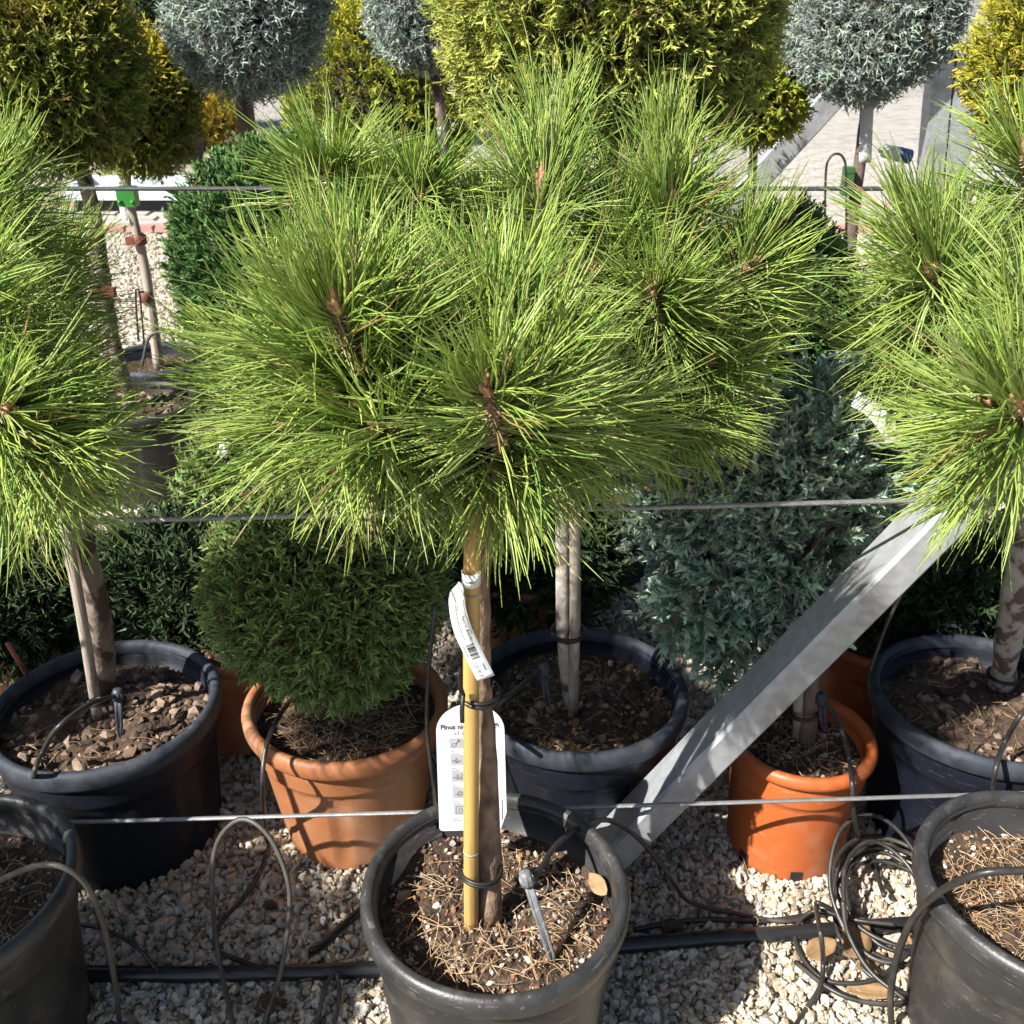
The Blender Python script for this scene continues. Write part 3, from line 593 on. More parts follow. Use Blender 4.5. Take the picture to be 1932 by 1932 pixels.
stem_rr = [np.array([PfR[0], PfR[1], .285]), np.array([PfR[0] - .005, PfR[1] + .02, .6]), np.array([PfR[0], PfR[1] + .02, 1.0])]
pine("stemmed pine at the right edge with red-brown buds", stem_rr, (.021, .012), (PfR[0], PfR[1] + .03, 1.13), (.15, .15, .15),
     [((1862, 768, 1.08), (1900, 810, 1.15)), ((1925, 770, 1.0), (1950, 830, 1.1)), ((1960, 590, 1.15), (1970, 700, 1.18)), ((1850, 880, 1.18), (1920, 860, 1.2))], 5, 44, M['bark'], GP, low=5)
stem_bl = [np.array([*atZ(196, 1300, .28)[:2], .26]), atY(180, 1120, 1.675), atY(140, 940, 1.68), atY(105, 800, 1.68)]
pine("pine on the leaning scaly trunk in the left blue-black pot", stem_bl, (.025, .02), atY(-20, 600, 1.72), (.18, .18, .16),
     [((110, 690, 1.6), (70, 760, 1.63)), ((-50, 480, 1.6), (-40, 580, 1.63)), ((-15, 345, 1.55), (-20, 430, 1.58)), ((-60, 400, 1.45), (-60, 500, 1.5)), ((60, 610, 1.68), (40, 680, 1.68))], 4, 45, M['greybark'], GQ, low=4)
stem_br = [np.array([*atZ(1893, 1285, .28)[:2], .26]), atY(1915, 1120, 1.675), atY(1945, 950, 1.68), atY(1980, 800, 1.69)]
pine("pine on a thick pale scaly trunk at the right edge", stem_br, (.027, .022), atY(1960, 600, 1.7), (.24, .18, .16),
     [((1735, 445, 1.5), (1768, 500, 1.58)), ((1760, 515, 1.42), (1805, 600, 1.52)), ((1935, 290, 1.5), (1945, 380, 1.53)), ((1880, 510, 1.58), (1890, 600, 1.62)), ((1820, 600, 1.5), (1850, 660, 1.56)), ((1680, 650, 1.58), (1740, 660, 1.62)), ((1780, 720, 1.5), (1830, 720, 1.55))], 4, 46, M['whitebark'], GQ, low=4)
stem_l2 = [np.array([PfL2[0], PfL2[1], .285]), np.array([PfL2[0] + .005, PfL2[1] + .02, .6]), np.array([PfL2[0], PfL2[1] + .02, .98])]
pine("stemmed pine next in the front row beyond the left edge", stem_l2, (.021, .012), (PfL2[0], PfL2[1] + .03, 1.15), (.17, .17, .17), [], 11, 47, M['bark'], GP, low=6)

# ---------------------------------------------------------------- stakes, ties
def stake(name, label, pts, r, m, group=None, nodes=(), n=14, taper=1.0):
    t = thing(name, label, "stake", tuple(pts[0]), group); p = cat_(pts, 14); k = len(p); rad = np.full(k, r) * np.linspace(1, taper, k)
    z = p[:, 2]
    for zn in nodes: rad = rad * (1 + .09 * np.exp(-((z - zn) / .006) ** 2))
    p = np.vstack([p, p[-1] + nrm(p[-1] - p[-2]) * r * .25]); rad = np.append(rad, rad[-1] * .7)
    MB().tube(p, rad, n).build("shaft", m, t)
    for zn in nodes:
        i = int(np.argmin(abs(z - zn))); MB().tube([p[i] - [0, 0, .0016], p[i] + [0, 0, .0016]], rad[i] * 1.05, n).build("node_ring", M['stakewood'], t)
    return t
Yb = 1.152
bam = [atY(888, 1722, Yb - .01), atY(889, 1400, Yb), atY(890, 1100, Yb + .005), atY(895, 940, Yb + .01)]
bam[0][2] = .28
stake("bamboo_stake", "yellow bamboo stake in the middle front pot", bam, .0115, M['bamboo'], nodes=(float(atY(888, 1592, Yb)[2]), float(atY(890, 1113, Yb)[2])))
stake("wooden_stake", "weathered grey stake against the leaning trunk", [atZ(184, 1352, .28), atY(157, 1180, 1.63), atY(113, 940, 1.635), atY(101, 880, 1.64)], .0105, M['stakewood'], "grey plant stakes")
stake("wooden_stake", "weathered round-topped stake beside the pale trunk in the middle", [atZ(1081, 1345, .27), atY(1085, 1150, 1.632), atY(1084, 912, 1.637)], .0105, M['stakewood'], "grey plant stakes")
stake("wooden_stake", "short pale stake in the small orange pot", [atZ(1504, 1392, .245), atY(1506, 1320, 1.6), atY(1512, 1180, 1.61)], .0095, M['stakewood'], "grey plant stakes")
def ring_tie(label, c, ax, rx, ry, wd=.006, th=.0022, tail=None, group="plant ties", name="tree_tie", m=None, turns=2):
    b = MB(); ax = nrm(np.array(ax, float)); u = nrm(np.cross(ax, [0, 1, 0])); v = np.cross(ax, u); t = np.linspace(0, 2 * np.pi * turns, 40 * turns)
    p = np.array(c) + np.cos(t)[:, None] * u * rx + np.sin(t)[:, None] * v * ry + ax * (np.linspace(-.5, .5, len(t)) * wd + .003 * np.sin(t))[:, None]
    b.tube(p, th, 7)
    if tail is not None:
        for q in tail: b.tube(cat_(q, 6), th * 1.1, 6)
    o = b.build(name, m or M['tie'], loc=tuple(c)); return tag(o, label, "plant tie", group)
cA = atY(905, 1306, 1.172); fA = atY(874, 1310, Yb - .018)
ring_tie("black tie round bamboo and stem below the price tag", cA, (0.05, 0, 1), .0265, .033, .012, .003, [[fA, atY(868, 1292, Yb - .03), atY(865, 1268, Yb - .034)], [fA, atY(872, 1335, Yb - .028), atY(872, 1362, Yb - .028)]])
ring_tie("black tie round bamboo and stem just above the soil", atY(907, 1640, 1.158), (.12, 0, 1), .032, .034, .01, .003)
ring_tie("black tie round the pale trunk and stake in the middle", atY(1072, 1192, 1.642), (0, 0, 1), .031, .036, .01, .003)
ring_tie("black tie low on the stake in the small orange pot", atY(1516, 1345, 1.603), (0, 0, 1), .026, .026, .008, .0028)
ring_tie("black tie round the trunk in the right blue-black pot", stem_br[0] + (stem_br[1] - stem_br[0]) * .15, (.1, 0, 1), .031, .031, .008, .003)
ring_tie("black tie at the foot of the leaning grey stake", atY(181, 1325, 1.632), (-.15, 0, 1), .0155, .0155, .006, .0025)

# ---------------------------------------------------------------- print on labels
def text_tris(body, size, bold=0.):
    cu = bpy.data.curves.new("print", 'FONT'); cu.body = body; cu.size = size; cu.offset = bold; cu.resolution_u = 2
    o = bpy.data.objects.new("print", cu); COL.objects.link(o); dg = bpy.context.evaluated_depsgraph_get()
    me = o.evaluated_get(dg).to_mesh(); me.calc_loop_triangles()
    v = np.array([x.co[:2] for x in me.vertices]).reshape(-1, 2); t = np.array([x.vertices[:] for x in me.loop_triangles]).reshape(-1, 3)
    o.to_mesh_clear(); bpy.data.objects.remove(o); bpy.data.curves.remove(cu); return v, t
# white plant label behind the stem
LO = atY(893, 1566, Pf[1] + .06)    # bottom middle of the card
ux = nrm(np.array([1, .02, .02])); uz = nrm(np.array([-.035, .36, .93])); uz = nrm(uz - ux * (uz @ ux)); un = np.cross(ux, uz)
un = un if un[1] < 0 else -un
LW, LH = .107, .205
def card_pt(u, v, off=0.): return LO + ux * u + uz * v + un * off
def outline(W, H, rc=.006):
    p = []
    for a in np.linspace(-np.pi / 2, 0, 5): p.append((W / 2 - rc + rc * math.cos(a), rc + rc * math.sin(a)))
    ra = W / 2; z0 = H - ra * .82
    for a in np.linspace(0, np.pi, 25): p.append((ra * math.cos(a), z0 + ra * .82 * math.sin(a)))
    for a in np.linspace(np.pi, 1.5 * np.pi, 5): p.append((-W / 2 + rc + rc * math.cos(a), rc + rc * math.sin(a)))
    return p
lab = thing("plant_label", "white arched plant care card hanging behind the bamboo stake", "label", tuple(LO))
def slab(b, poly, f, t0, t1, col=None):
    n = len(poly); c = np.mean(poly, 0); v = [f(u, w_, t0) for u, w_ in poly] + [f(u, w_, t1) for u, w_ in poly] + [f(c[0], c[1], t0), f(c[0], c[1], t1)]
    T = []; Q = []
    for i in range(n):
        j = (i + 1) % n; T += [(2 * n, j, i), (2 * n + 1, n + i, n + j)]; Q.append((i, j, n + j, n + i))
    b.add(v, T, Q, col)
b = MB(); slab(b, outline(LW, LH), card_pt, -.0006, .0006); b.build("card", M['white'], lab, smooth=False)
def put_text(b, body, size, f, u0, v0, bold=0., off=.0009, width=None):
    v, t = text_tris(body, size, bold)
    if not len(v): return
    if width: v = v * np.array([width / (v[:, 0].max() - v[:, 0].min()), 1])
    b.add([f(u0 + x, v0 + y, off) for x, y in v], t)
b = MB(); put_text(b, "Pinus nigra 'Brepo'\u00ae", .0105, card_pt, -LW / 2 + .007, LH - .040, .0004, width=.092)
b.build("print", M['ink'], lab, smooth=False)
b = MB(); put_text(b, "ad a", .010, card_pt, -LW / 2 + .027, LH - .0495)
ICY = [LH - .071, LH - .098, LH - .125, LH - .152, LH - .179]
for v0 in ICY:
    for k in range(2):
        put_text(b, ["VISINA", "SREDNJE"][k], .0032, card_pt, -LW / 2 + .0215 + .001 * k, v0 - .0065 - .0035 * k)
for v0, w_ in ((LH - .088, .004), (LH - .146, .004)):
    slab(b, [(LW / 2 - .033, v0), (LW / 2 - .033 + w_, v0), (LW / 2 - .033 + w_, v0 + .001), (LW / 2 - .033, v0 + .001)], card_pt, .0007, .001)
slab(b, [(LW / 2 - .0075, .016), (LW / 2 - .006, .016), (LW / 2 - .006, .048), (LW / 2 - .0075, .048)], card_pt, .0007, .001)
b.build("print", M['inksoft'], lab, smooth=False)
b = MB(); b2 = MB()
for k, v0 in enumerate(ICY):
    u0 = -LW / 2 + .020 + .001 * k; s = .0165
    slab(b, [(u0, v0), (u0 + s * 1.3, v0), (u0 + s * 1.3, v0 + s), (u0, v0 + s)], card_pt, .0007, .001)
    t = np.linspace(0, 2 * np.pi, 25); cx, cy = u0 + s * .45, v0 + s * .45
    def line(q, w_=.0004): b2.tube([card_pt(x, y, .0012) for x, y in q], w_, 4)
    if k == 0: line(np.stack([cx + .0035 * np.cos(t), cy - .002 + .0026 * np.sin(t)], -1)); line([(cx + .003, cy), (cx + .008, cy + .006)], .0008); line([(cx + .006, cy + .007), (cx + .0095, cy + .004)], .001)
    elif k in (1, 2):
        for a in (0.4, 1.57, 2.7): line(np.stack([cx + .002 + .0042 * math.cos(a) * (1 + np.cos(t)) / 1.2 - .0012 * np.sin(t) * math.sin(a), cy - .003 + .0042 * math.sin(a) * (1 + np.cos(t)) / 1.2 + .0012 * np.sin(t) * math.cos(a)], -1))
        if k == 2: line([(cx + .0088, cy - .005), (cx + .0088, cy + .006)])
    elif k == 3:
        line(np.stack([cx + .004 + .004 * np.cos(t), cy + .004 * np.sin(t)], -1)); line(np.stack([cx + .004 + .002 * np.cos(t), cy + .002 * np.sin(t)], -1)); line([(cx - .004, cy - .001), (cx + .002, cy - .001)], .0007)
    else:
        line([(cx - .004, cy - .005), (cx + .010, cy - .005), (cx + .010, cy + .006), (cx - .004, cy + .006), (cx - .004, cy - .005)]); line(np.stack([cx + .003 + .003 * np.cos(t), cy + .003 * np.sin(t)], -1))
b.build("icon_panel", M['inkgrey'], lab, smooth=False); b2.build("icon_drawing", M['inksoft'], lab, smooth=False)

# price tag strip
pt = thing("price_tag", "white looped price tag strip round the bamboo stake", "price tag", tuple(atY(889, 1088, Yb)))
cl = cat_([atY(868, 1102, Yb - .016), atY(862, 1135, Yb - .02), atY(872, 1185, Yb - .019), atY(893, 1232, Yb - .018), atY(917, 1280, Yb - .02)], 12)
tg_ = nrm(np.gradient(cl, axis=0)); ar = np.concatenate([[0], np.cumsum(np.linalg.norm(np.diff(cl, axis=0), axis=1))]); TL = ar[-1]
def rib(s, wv, off=0.):
    i = np.interp(s, ar, np.arange(len(ar))); p = np.array([np.interp(i, range(len(cl)), cl[:, k]) for k in range(3)]); d = nrm(np.array([np.interp(i, range(len(cl)), tg_[:, k]) for k in range(3)]))
    tw = .75 - .75 * min(1, max(0, s / (TL * .5))); base = np.array([math.cos(tw), -math.sin(tw), 0.]); sd = nrm(base - d * (base @ d)); nn = np.cross(d, sd); nn = nn if nn[1] < 0 else -nn
    return p + sd * wv + nn * off
def ribbon(b, w_, s0, s1, off=0., th=.0004, shift=0.):
    S = np.linspace(s0, s1, 30); v = []
    for s in S:
        ww = w_ * min(1, .3 + s / (TL * .15)); v += [rib(s, -ww / 2 + shift, off), rib(s, ww / 2 + shift, off), rib(s, ww / 2 + shift, off - th), rib(s, -ww / 2 + shift, off - th)]
    q = []
    for i in range(len(S) - 1):
        for a in range(4): q.append((i * 4 + a, i * 4 + (a + 1) % 4, i * 4 + 4 + (a + 1) % 4, i * 4 + 4 + a))
    e = (len(S) - 1) * 4; q += [(0, 3, 2, 1), (e, e + 1, e + 2, e + 3)]; b.add(v, None, q)
b = MB(); ribbon(b, .025, 0, TL); ribbon(b, .0175, 0, TL * .62, -.0035, shift=-.004); b.build("strip", M['tagw'], pt)
th = np.linspace(-2.6, 1.6, 30); cc = atY(889, 1089, Yb); v = []
for i, a in enumerate(th):
    for zz in (-.010, .010): v.append(cc + np.array([math.cos(a - .9) * .0125, math.sin(a - .9) * .0125, zz + .001 * math.sin(a)]))
q = [(2 * i, 2 * i + 2, 2 * i + 3, 2 * i + 1) for i in range(len(th) - 1)]; b = MB().add(v, None, q)
o = b.build("collar", M['tagw'], pt); md = o.modifiers.new("thickness", 'SOLIDIFY'); md.thickness = .0006
b = MB(); b.tube([cc + np.array([math.cos(a) * .0132, math.sin(a) * .0132, -.001]) for a in np.linspace(-2.2, -1.2, 8)], .0009, 4); b.build("slot", M['dryleaf'], pt)
b = MB()
def rt(u, v_, off): return rib(u, v_, off)
def rtext(body, size, s0, wv, bold=0): put_text(b, body, size, lambda u, v_, off: rib(u, -v_ if False else v_, off), s0, wv, bold, .0006)
# text runs down the strip: u along the strip, up-direction towards its right edge
for body, size, s0, wv in (("Stam1/4, \u04240/40\u0441\u043c".replace("\u04240", "\u042430"), .0062, TL * .30, .0035), ("\u0431\u043e\u0440", .0045, TL * .2, -.002), ("\u0426\u0435\u043d\u0430", .0050, TL * .84, .0042), ("120,00 \u20ac", .0068, TL * .81, -.0058), ("2 000000 464213", .0038, TL * .60, -.0098)):
    rtext(body, size, s0, wv)
s = TL * .62; rb_ = np.random.default_rng(5)
while s < TL * .78:
    wbar = rb_.choice([.0005, .0005, .001, .0014])
    b.add([rib(s, -.0055, .0006), rib(s + wbar, -.0055, .0006), rib(s + wbar, .006, .0006), rib(s, .006, .0006)], None, [(0, 1, 2, 3)]); s += wbar + rb_.choice([.0005, .0007, .0011])
for wv, s0, s1 in ((.0098, .12, .52), (-.0032, .12, .56)):
    S = np.linspace(TL * s0, TL * s1, 14); v = []
    for s in S: v += [rib(s, wv, .0006), rib(s, wv + .0006, .0006)]
    b.add(v, None, [(2 * i, 2 * i + 1, 2 * i + 3, 2 * i + 2) for i in range(13)])
b.build("print", M['ink'], pt, smooth=False)

def strip_label(name, label, pts, wd, m, cat="label", group=None, side=(1, 0, 0)):
    p = cat_(pts, 6); b = MB(); t = nrm(np.gradient(p, axis=0)); v = []
    for i in range(len(p)):
        sd = np.array(side, float); sd = nrm(sd - t[i] * (sd @ t[i])); nn = np.cross(sd, t[i]) * .0006
        v += [p[i] - sd * wd / 2 - nn, p[i] + sd * wd / 2 - nn, p[i] + sd * wd / 2 + nn, p[i] - sd * wd / 2 + nn]
    q = []
    for i in range(len(p) - 1):
        for a in range(4): q.append((i * 4 + a, i * 4 + (a + 1) % 4, i * 4 + 4 + (a + 1) % 4, i * 4 + 4 + a))
    e = (len(p) - 1) * 4; q += [(0, 3, 2, 1), (e, e + 1, e + 2, e + 3)]
    return tag(b.add(v, None, q).build(name, m, loc=tuple(p[0])), label, cat, group)
strip_label("plant_label", "green plastic card behind the stem just under the crown", [atY(903, 1036, 1.235), atY(903, 965, 1.235)], .066, M['greencard'])
strip_label("plant_label", "white label strip among needles left of the middle pine", [atY(440, 803, 1.62), atY(428, 830, 1.61), atY(418, 862, 1.6)], .018, M['tagw'])
strip_label("plant_label", "white label strip curling over the blue-green juniper", [atY(1612, 752, 1.58), atY(1645, 772, 1.57), atY(1672, 802, 1.56), atY(1688, 832, 1.56)], .028, M['tagw'])

# ---------------------------------------------------------------- steel frames and ropes
def bar(name, label, a, b_, w_, d_, m, cat, group=None):
    """rectangular hollow section from a to b_, chamfered edges; one side faces the aisle"""
    a, b_ = np.array(a, float), np.array(b_, float); t = nrm(b_ - a); y = np.array([0, 1., 0]) - t * t[1]; y = nrm(y); x = np.cross(y, t); c = .006
    sec = [(-w_ / 2 + c, -d_ / 2), (w_ / 2 - c, -d_ / 2), (w_ / 2, -d_ / 2 + c), (w_ / 2, d_ / 2 - c), (w_ / 2 - c, d_ / 2), (-w_ / 2 + c, d_ / 2), (-w_ / 2, d_ / 2 - c), (-w_ / 2, -d_ / 2 + c)]
    v = [p + x * s[0] + y * s[1] for p in (a, b_) for s in sec]
    bb = MB().add(v, [(0, i + 1, i) for i in range(1, 7)] + [(8, 8 + i, 9 + i) for i in range(1, 7)], [(i, (i + 1) % 8, 8 + (i + 1) % 8, 8 + i) for i in range(8)])
    return tag(bb.build(name, m, loc=tuple(a), smooth=False), label, cat, group)
ba = atY(1160, 1592, 1.48); bb_ = atY(1792, 952, 1.48); dv = nrm(bb_ - ba)
bar("steel_brace", "galvanised steel brace slanting up beside the small orange pot", ba - dv * ((ba[2] - .002) / dv[2]), bb_ + dv * .80, .06, .088, M['steel'], "steel brace")
ptop = bb_ + dv * .76
bar("steel_post", "galvanised post the near brace leans on, past the right edge", (ptop[0] + .06, ptop[1] + .005, .001), (ptop[0] + .06, ptop[1] + .005, 1.75), .08, .07, M['steel'], "steel post", "galvanised posts")
def rope(name, label, a, b_, m, r=.0042, strands=6, pitch=.045, group=None, sag=.004):
    a, b_ = np.array(a), np.array(b_); n = int(np.linalg.norm(b_ - a) / pitch * 8); s = np.linspace(0, 1, n); p = a + (b_ - a) * s[:, None]; p[:, 2] -= sag * 4 * s * (1 - s)
    t = nrm(b_ - a); u = nrm(np.cross(t, [0, 0, 1])); v = np.cross(u, t); L = np.linalg.norm(b_ - a); b = MB()
    for k in range(strands):
        ph = 2 * np.pi * (s * L / pitch + k / strands); b.tube(p + (np.cos(ph)[:, None] * u + np.sin(ph)[:, None] * v) * r * .6, r * .42, 5)
    return tag(b.build(name, m, loc=tuple(a)), label, "wire rope", group)
def ropeat(y0, y1, Y0, Y1): # through measured points, carried on past the frame
    a = atY(0, y0, Y0); b_ = atY(1932, y1, Y1); d = b_ - a; return a - d * .35, b_ + d * .2
rope("wire_rope", "lowest pale steel rope running in front of the brace", *ropeat(1553, 1495, 1.39, 1.428), M['wire'], group="steel ropes of the near frame")
rope("wire_rope", "middle steel rope passing just under the pine crowns", *ropeat(984, 936, 1.39, 1.428), M['wire'], group="steel ropes of the near frame")
rope("wire_rope", "upper dark cable in front of the back row of topiaries", atY(-300, 356, 2.35), atY(2300, 356, 2.35), M['rod'], r=.0052, strands=6, sag=0)
ba2 = atY(1445, 318, 4.55); bb2 = atY(1560, 192, 4.55); dv2 = nrm(bb2 - ba2)
bar("steel_brace", "far steel brace behind the big golden globe", ba2 - dv2 * ((ba2[2] - .002) / dv2[2]), bb2 + dv2 * .55, .105, .08, M['steel'], "steel brace")
Ypost = 4.75; pa = atY(1779, 300, Ypost); pb = atY(1808, 0, Ypost); pdx = (pb[0] - pa[0]) / (pb[2] - pa[2])
post = thing("steel_post", "tall double galvanised post beside the right blue-grey ball", "steel post", (pa[0] - pdx * pa[2], Ypost, 0), "galvanised posts")
for off, w_ in ((-.052, .088), (.052, .1)):
    b = MB(); b.box((0, 0, 1.25), (w_, .09, 2.5)); b.v = [x + np.stack([x[:, 2] * pdx + pa[0] - pdx * pa[2] + off, np.full(len(x), Ypost), 0 * x[:, 2]], -1) for x in b.v]
    b.build("channel", M['steel'], post, smooth=False)

# ---------------------------------------------------------------- topiaries and shrubs
def dpot(lab, p, R=.19, H=.32, seed=0, m=None): return pot("plant_pot", lab, p, R, H, R * .78, m or BLU, "dark pots further back", seed=seed, nchip=40, nstraw=0, drop=.05)
def topiary(name, label, cat, key, cpx, Y, Rpx, n, seed, foot=None, trunk=None, rt_=.02, power=2.0, amp=.05, barkm='brownbark', potlab=None, group=None, core=.8, scale=1., topgold=None, asp=None, potR=.19, footz=.27, potm=None):
    c = atY(cpx[0], cpx[1], Y); k = np.linalg.norm(c - [0, 0, CAMZ]); dep = Y / ray(*cpx)[1]; R = np.array([Rpx[0], Rpx[0], Rpx[1]]) / FPX * dep
    if asp: R[1] *= asp
    f = np.array([c[0], c[1], footz]) if foot is None else np.array([foot[0], foot[1], footz])
    t = thing(name, label, cat, (f[0], f[1], footz), group)
    path = [f] + ([atY(*q) for q in trunk] if trunk else [(f * .5 + c * .5) + np.array([.008, 0, 0])]) + [c - np.array([0, 0, R[2] * .3])]
    b = MB(); limbtube(b, path, rt_ * 1.1, rt_ * .75, 10, .006, seed); b.build("trunk", M[barkm], t)
    crown(t, key, c, R, n, seed, amp, power, core, scale, topgold=topgold)
    if potlab: dpot(potlab, (f[0], f[1]), potR, seed=seed, m=potm)
    return t, c, R
topiary("topiary_cypress", "big dark gold cypress ball at the top left corner", "conifer", 'goldgreen', (92, 115), 3.25, (148, 178), 5600, 51, trunk=[(203, 600, 3.3), (172, 380, 3.27)], foot=atZ(240, 757, .36), footz=.31, rt_=.028, barkm='greybark',
        topgold=(.25, (.5, .4, .06)), scale=1.05)
topiary("topiary_cypress", "smaller gold-topped cypress ball with green clip on its stem", "conifer", 'goldgreen', (258, 197), 3.85, (95, 108), 3000, 52, trunk=[(276, 520, 3.86), (238, 330, 3.86)], foot=atZ(296, 668, .33), rt_=.019, barkm='stakewood',
        potlab="black pot of the stem with the green clip", topgold=(.2, (.62, .52, .05)), potR=.2)
topiary("topiary_cypress", "blue-grey ball between the top left cypress and the yellow thuja", "conifer", 'blue', (466, 12), 3.6, (145, 146), 6500, 53, rt_=.03, trunk=[(462, 210, 3.6)], potlab="dark pot of the left blue-grey ball", amp=.07, core=.72)
topiary("topiary_cypress", "blue-grey ball half hidden left of the golden globe", "conifer", 'blue', (800, -18), 4.3, (108, 142), 4300, 54, rt_=.024, trunk=[(842, 300, 4.3)], foot=atY(846, 480, 4.3), barkm='greybark', potlab="dark pot of the half hidden blue-grey ball", core=.74)
topiary("topiary_cypress", "huge golden cypress globe at the top centre", "conifer", 'gold', (1152, -20), 2.75, (302, 255), 9500, 55, power=2.7, rt_=.035, potlab="dark pot of the golden globe", topgold=(-.1, (.58, .56, .11)), amp=.045, potR=.22, scale=.95)
topiary("topiary_cypress", "blue-grey ball left of the tall galvanised post", "conifer", 'blue', (1642, 22), 3.9, (150, 156), 7000, 56, rt_=.024, trunk=[(1606, 430, 3.9), (1630, 230, 3.9)], foot=atY(1602, 560, 3.9), barkm='brownbark', potlab="dark pot of the right blue-grey ball", amp=.06, core=.74)
topiary("topiary_cypress", "bright yellow cypress ball at the top right corner", "conifer", 'yellow', (2035, 105), 3.4, (182, 195), 5600, 57, rt_=.024, potlab="dark pot of the top right yellow ball")
topiary("topiary_thuja", "yellow-green thuja dome behind the left blue-grey ball", "conifer", 'lime', (715, 205), 4.9, (165, 185), 6500, 58, potlab="dark pot of the yellow-green thuja dome", topgold=(.3, (.55, .52, .05)), potR=.25)
topiary("topiary_thuja", "small yellow-green ball peeping out right of the golden globe", "conifer", 'lime', (1430, 175), 4.1, (85, 75), 2300, 59, potlab="dark pot of the small yellow-green ball")
topiary("dwarf_cypress", "deep green dome left of the middle pine", "conifer", 'green', (570, 500), 2.75, (222, 205), 8000, 60, amp=.06, potlab="dark pot of the deep green dome", potR=.22)
topiary("dwarf_cypress", "deep green mound behind the right side of the pines", "conifer", 'green', (1450, 580), 2.9, (145, 170), 4500, 61, potlab="dark pot of the deep green mound", amp=.06)
topiary("topiary_thuja", "round clipped thuja in the wide terracotta pot", "conifer", 'thuja', (625, 1096), 1.69, (188, 196), 11500, 62, foot=Pt, rt_=.02, amp=.1, core=.8, power=2.1, scale=.9)

c_ = np.array([-1.6, .5, 1.12])  # unseen plant and pot, added to throw shade in from the left
t_ = thing("topiary_thuja", "unseen clipped thuja left of the photographer, added outside the frame for its shade", "conifer", (-1.6, .5, .27))
b = MB(); limbtube(b, [(-1.6, .5, .27), (-1.59, .5, .6), c_], .02, .016, 10, .004, 3); b.build("trunk", M['brownbark'], t_)
crown(t_, 'thuja', c_, (.3, .3, .28), 3500, 77); dpot("dark pot of the unseen thuja added outside the frame", (-1.6, .5), .21, seed=77)
# spreading junipers: limbs with sprays along them
def juniper(name, label, key, base, limbs, per, seed, group=None, rt_=.006, scale=1., foot=None, stem=None, barkm='brownbark', rt0=.014, spread=.03):
    r = np.random.default_rng(seed); t = thing(name, label, "juniper", tuple(base), group); tp, cin, cout, sc, up, rnd = SPEC[key]
    w_ = MB(); P = []; D = []
    if stem is not None: limbtube(w_, stem, rt0, rt0 * .8, 9, .004, seed)
    o0 = np.array(stem[-1]) if stem is not None else np.array(base)
    for e in limbs:
        e = np.array(e); mid = (o0 + e) / 2 + np.array([0, 0, .25 * np.linalg.norm(e - o0)]) * .6; q = cat_([o0, mid, e], 8); w_.tube(q, np.linspace(rt_, rt_ * .35, len(q)), 6)
        tg2 = nrm(np.gradient(q, axis=0)); s = r.uniform(.25, 1, per) ** .7 * (len(q) - 1)
        pos = np.stack([np.interp(s, range(len(q)), q[:, k]) for k in range(3)], -1); dr = np.stack([np.interp(s, range(len(q)), tg2[:, k]) for k in range(3)], -1)
        off = r.normal(0, 1, (per, 3)); off = nrm(off - dr * (off * dr).sum(1, keepdims=True)); dist = spread * r.uniform(0, 1, per)[:, None]
        P.append(pos + off * dist); D.append(dr * .8 + off * .8 + np.array([0, 0, up]))
    P = np.vstack(P); D = np.vstack(D) + r.normal(0, .25, P.shape)
    w_.build("limbs", M[barkm], t); b = MB(); place(b, tp, P, D, r.uniform(*sc, len(P)) * scale, r, cin, cout); b.build("foliage", M['leaf'], t, smooth=False); return t
r = np.random.default_rng(70)
ends = []
Jc = atY(1450, 940, 1.85)
for _ in range(95):
    px = r.uniform(1190, 1700); py = r.uniform(690, 1190); 
    if py > 1050 and px > 1560: continue
    if py > 1180 - abs(px - 1380) * .2 + 60: continue
    ends.append(atY(px, py, r.uniform(1.62, 2.15)))
for q in ((1350, 1270), (1300, 1215), (1240, 1190), (1420, 1230)): ends.append(atY(q[0], q[1], 1.62))
juniper("blue_juniper", "blue-green juniper on a short stem in the small orange pot", 'bluejun', (Po[0], Po[1], .25), ends, 88, 71, stem=[np.array([Po[0] + .02, Po[1] + .01, .24]), atY(1530, 1250, 1.62), atY(1500, 1080, 1.75)], scale=1.05, spread=.055, rt0=.018)
def cloud(c, rad, n, r, zmin=-.5):
    out = []
    while len(out) < n:
        d = nrm(r.normal(size=3))
        if d[2] > zmin: out.append(np.array(c) + d * np.array(rad) * r.uniform(.65, 1.05))
    return out
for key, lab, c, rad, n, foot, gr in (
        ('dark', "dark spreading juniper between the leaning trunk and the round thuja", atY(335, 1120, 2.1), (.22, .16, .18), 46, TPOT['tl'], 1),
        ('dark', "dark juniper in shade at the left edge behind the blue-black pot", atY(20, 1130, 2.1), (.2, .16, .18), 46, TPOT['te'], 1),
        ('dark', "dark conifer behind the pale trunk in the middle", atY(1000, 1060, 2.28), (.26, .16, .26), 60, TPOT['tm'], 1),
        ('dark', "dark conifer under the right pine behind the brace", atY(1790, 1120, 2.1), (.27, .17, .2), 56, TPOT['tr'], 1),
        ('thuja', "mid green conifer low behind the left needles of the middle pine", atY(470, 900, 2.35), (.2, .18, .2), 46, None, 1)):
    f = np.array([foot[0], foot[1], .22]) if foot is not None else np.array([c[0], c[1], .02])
    juniper("juniper_shrub", lab, key, f, cloud(c, rad, n, r), 42, int(c[0] * 100) + 300, "shaded conifers behind the second row", stem=[f, (f + c) / 2, c - np.array([0, 0, .08])], scale=1.1, spread=.06)

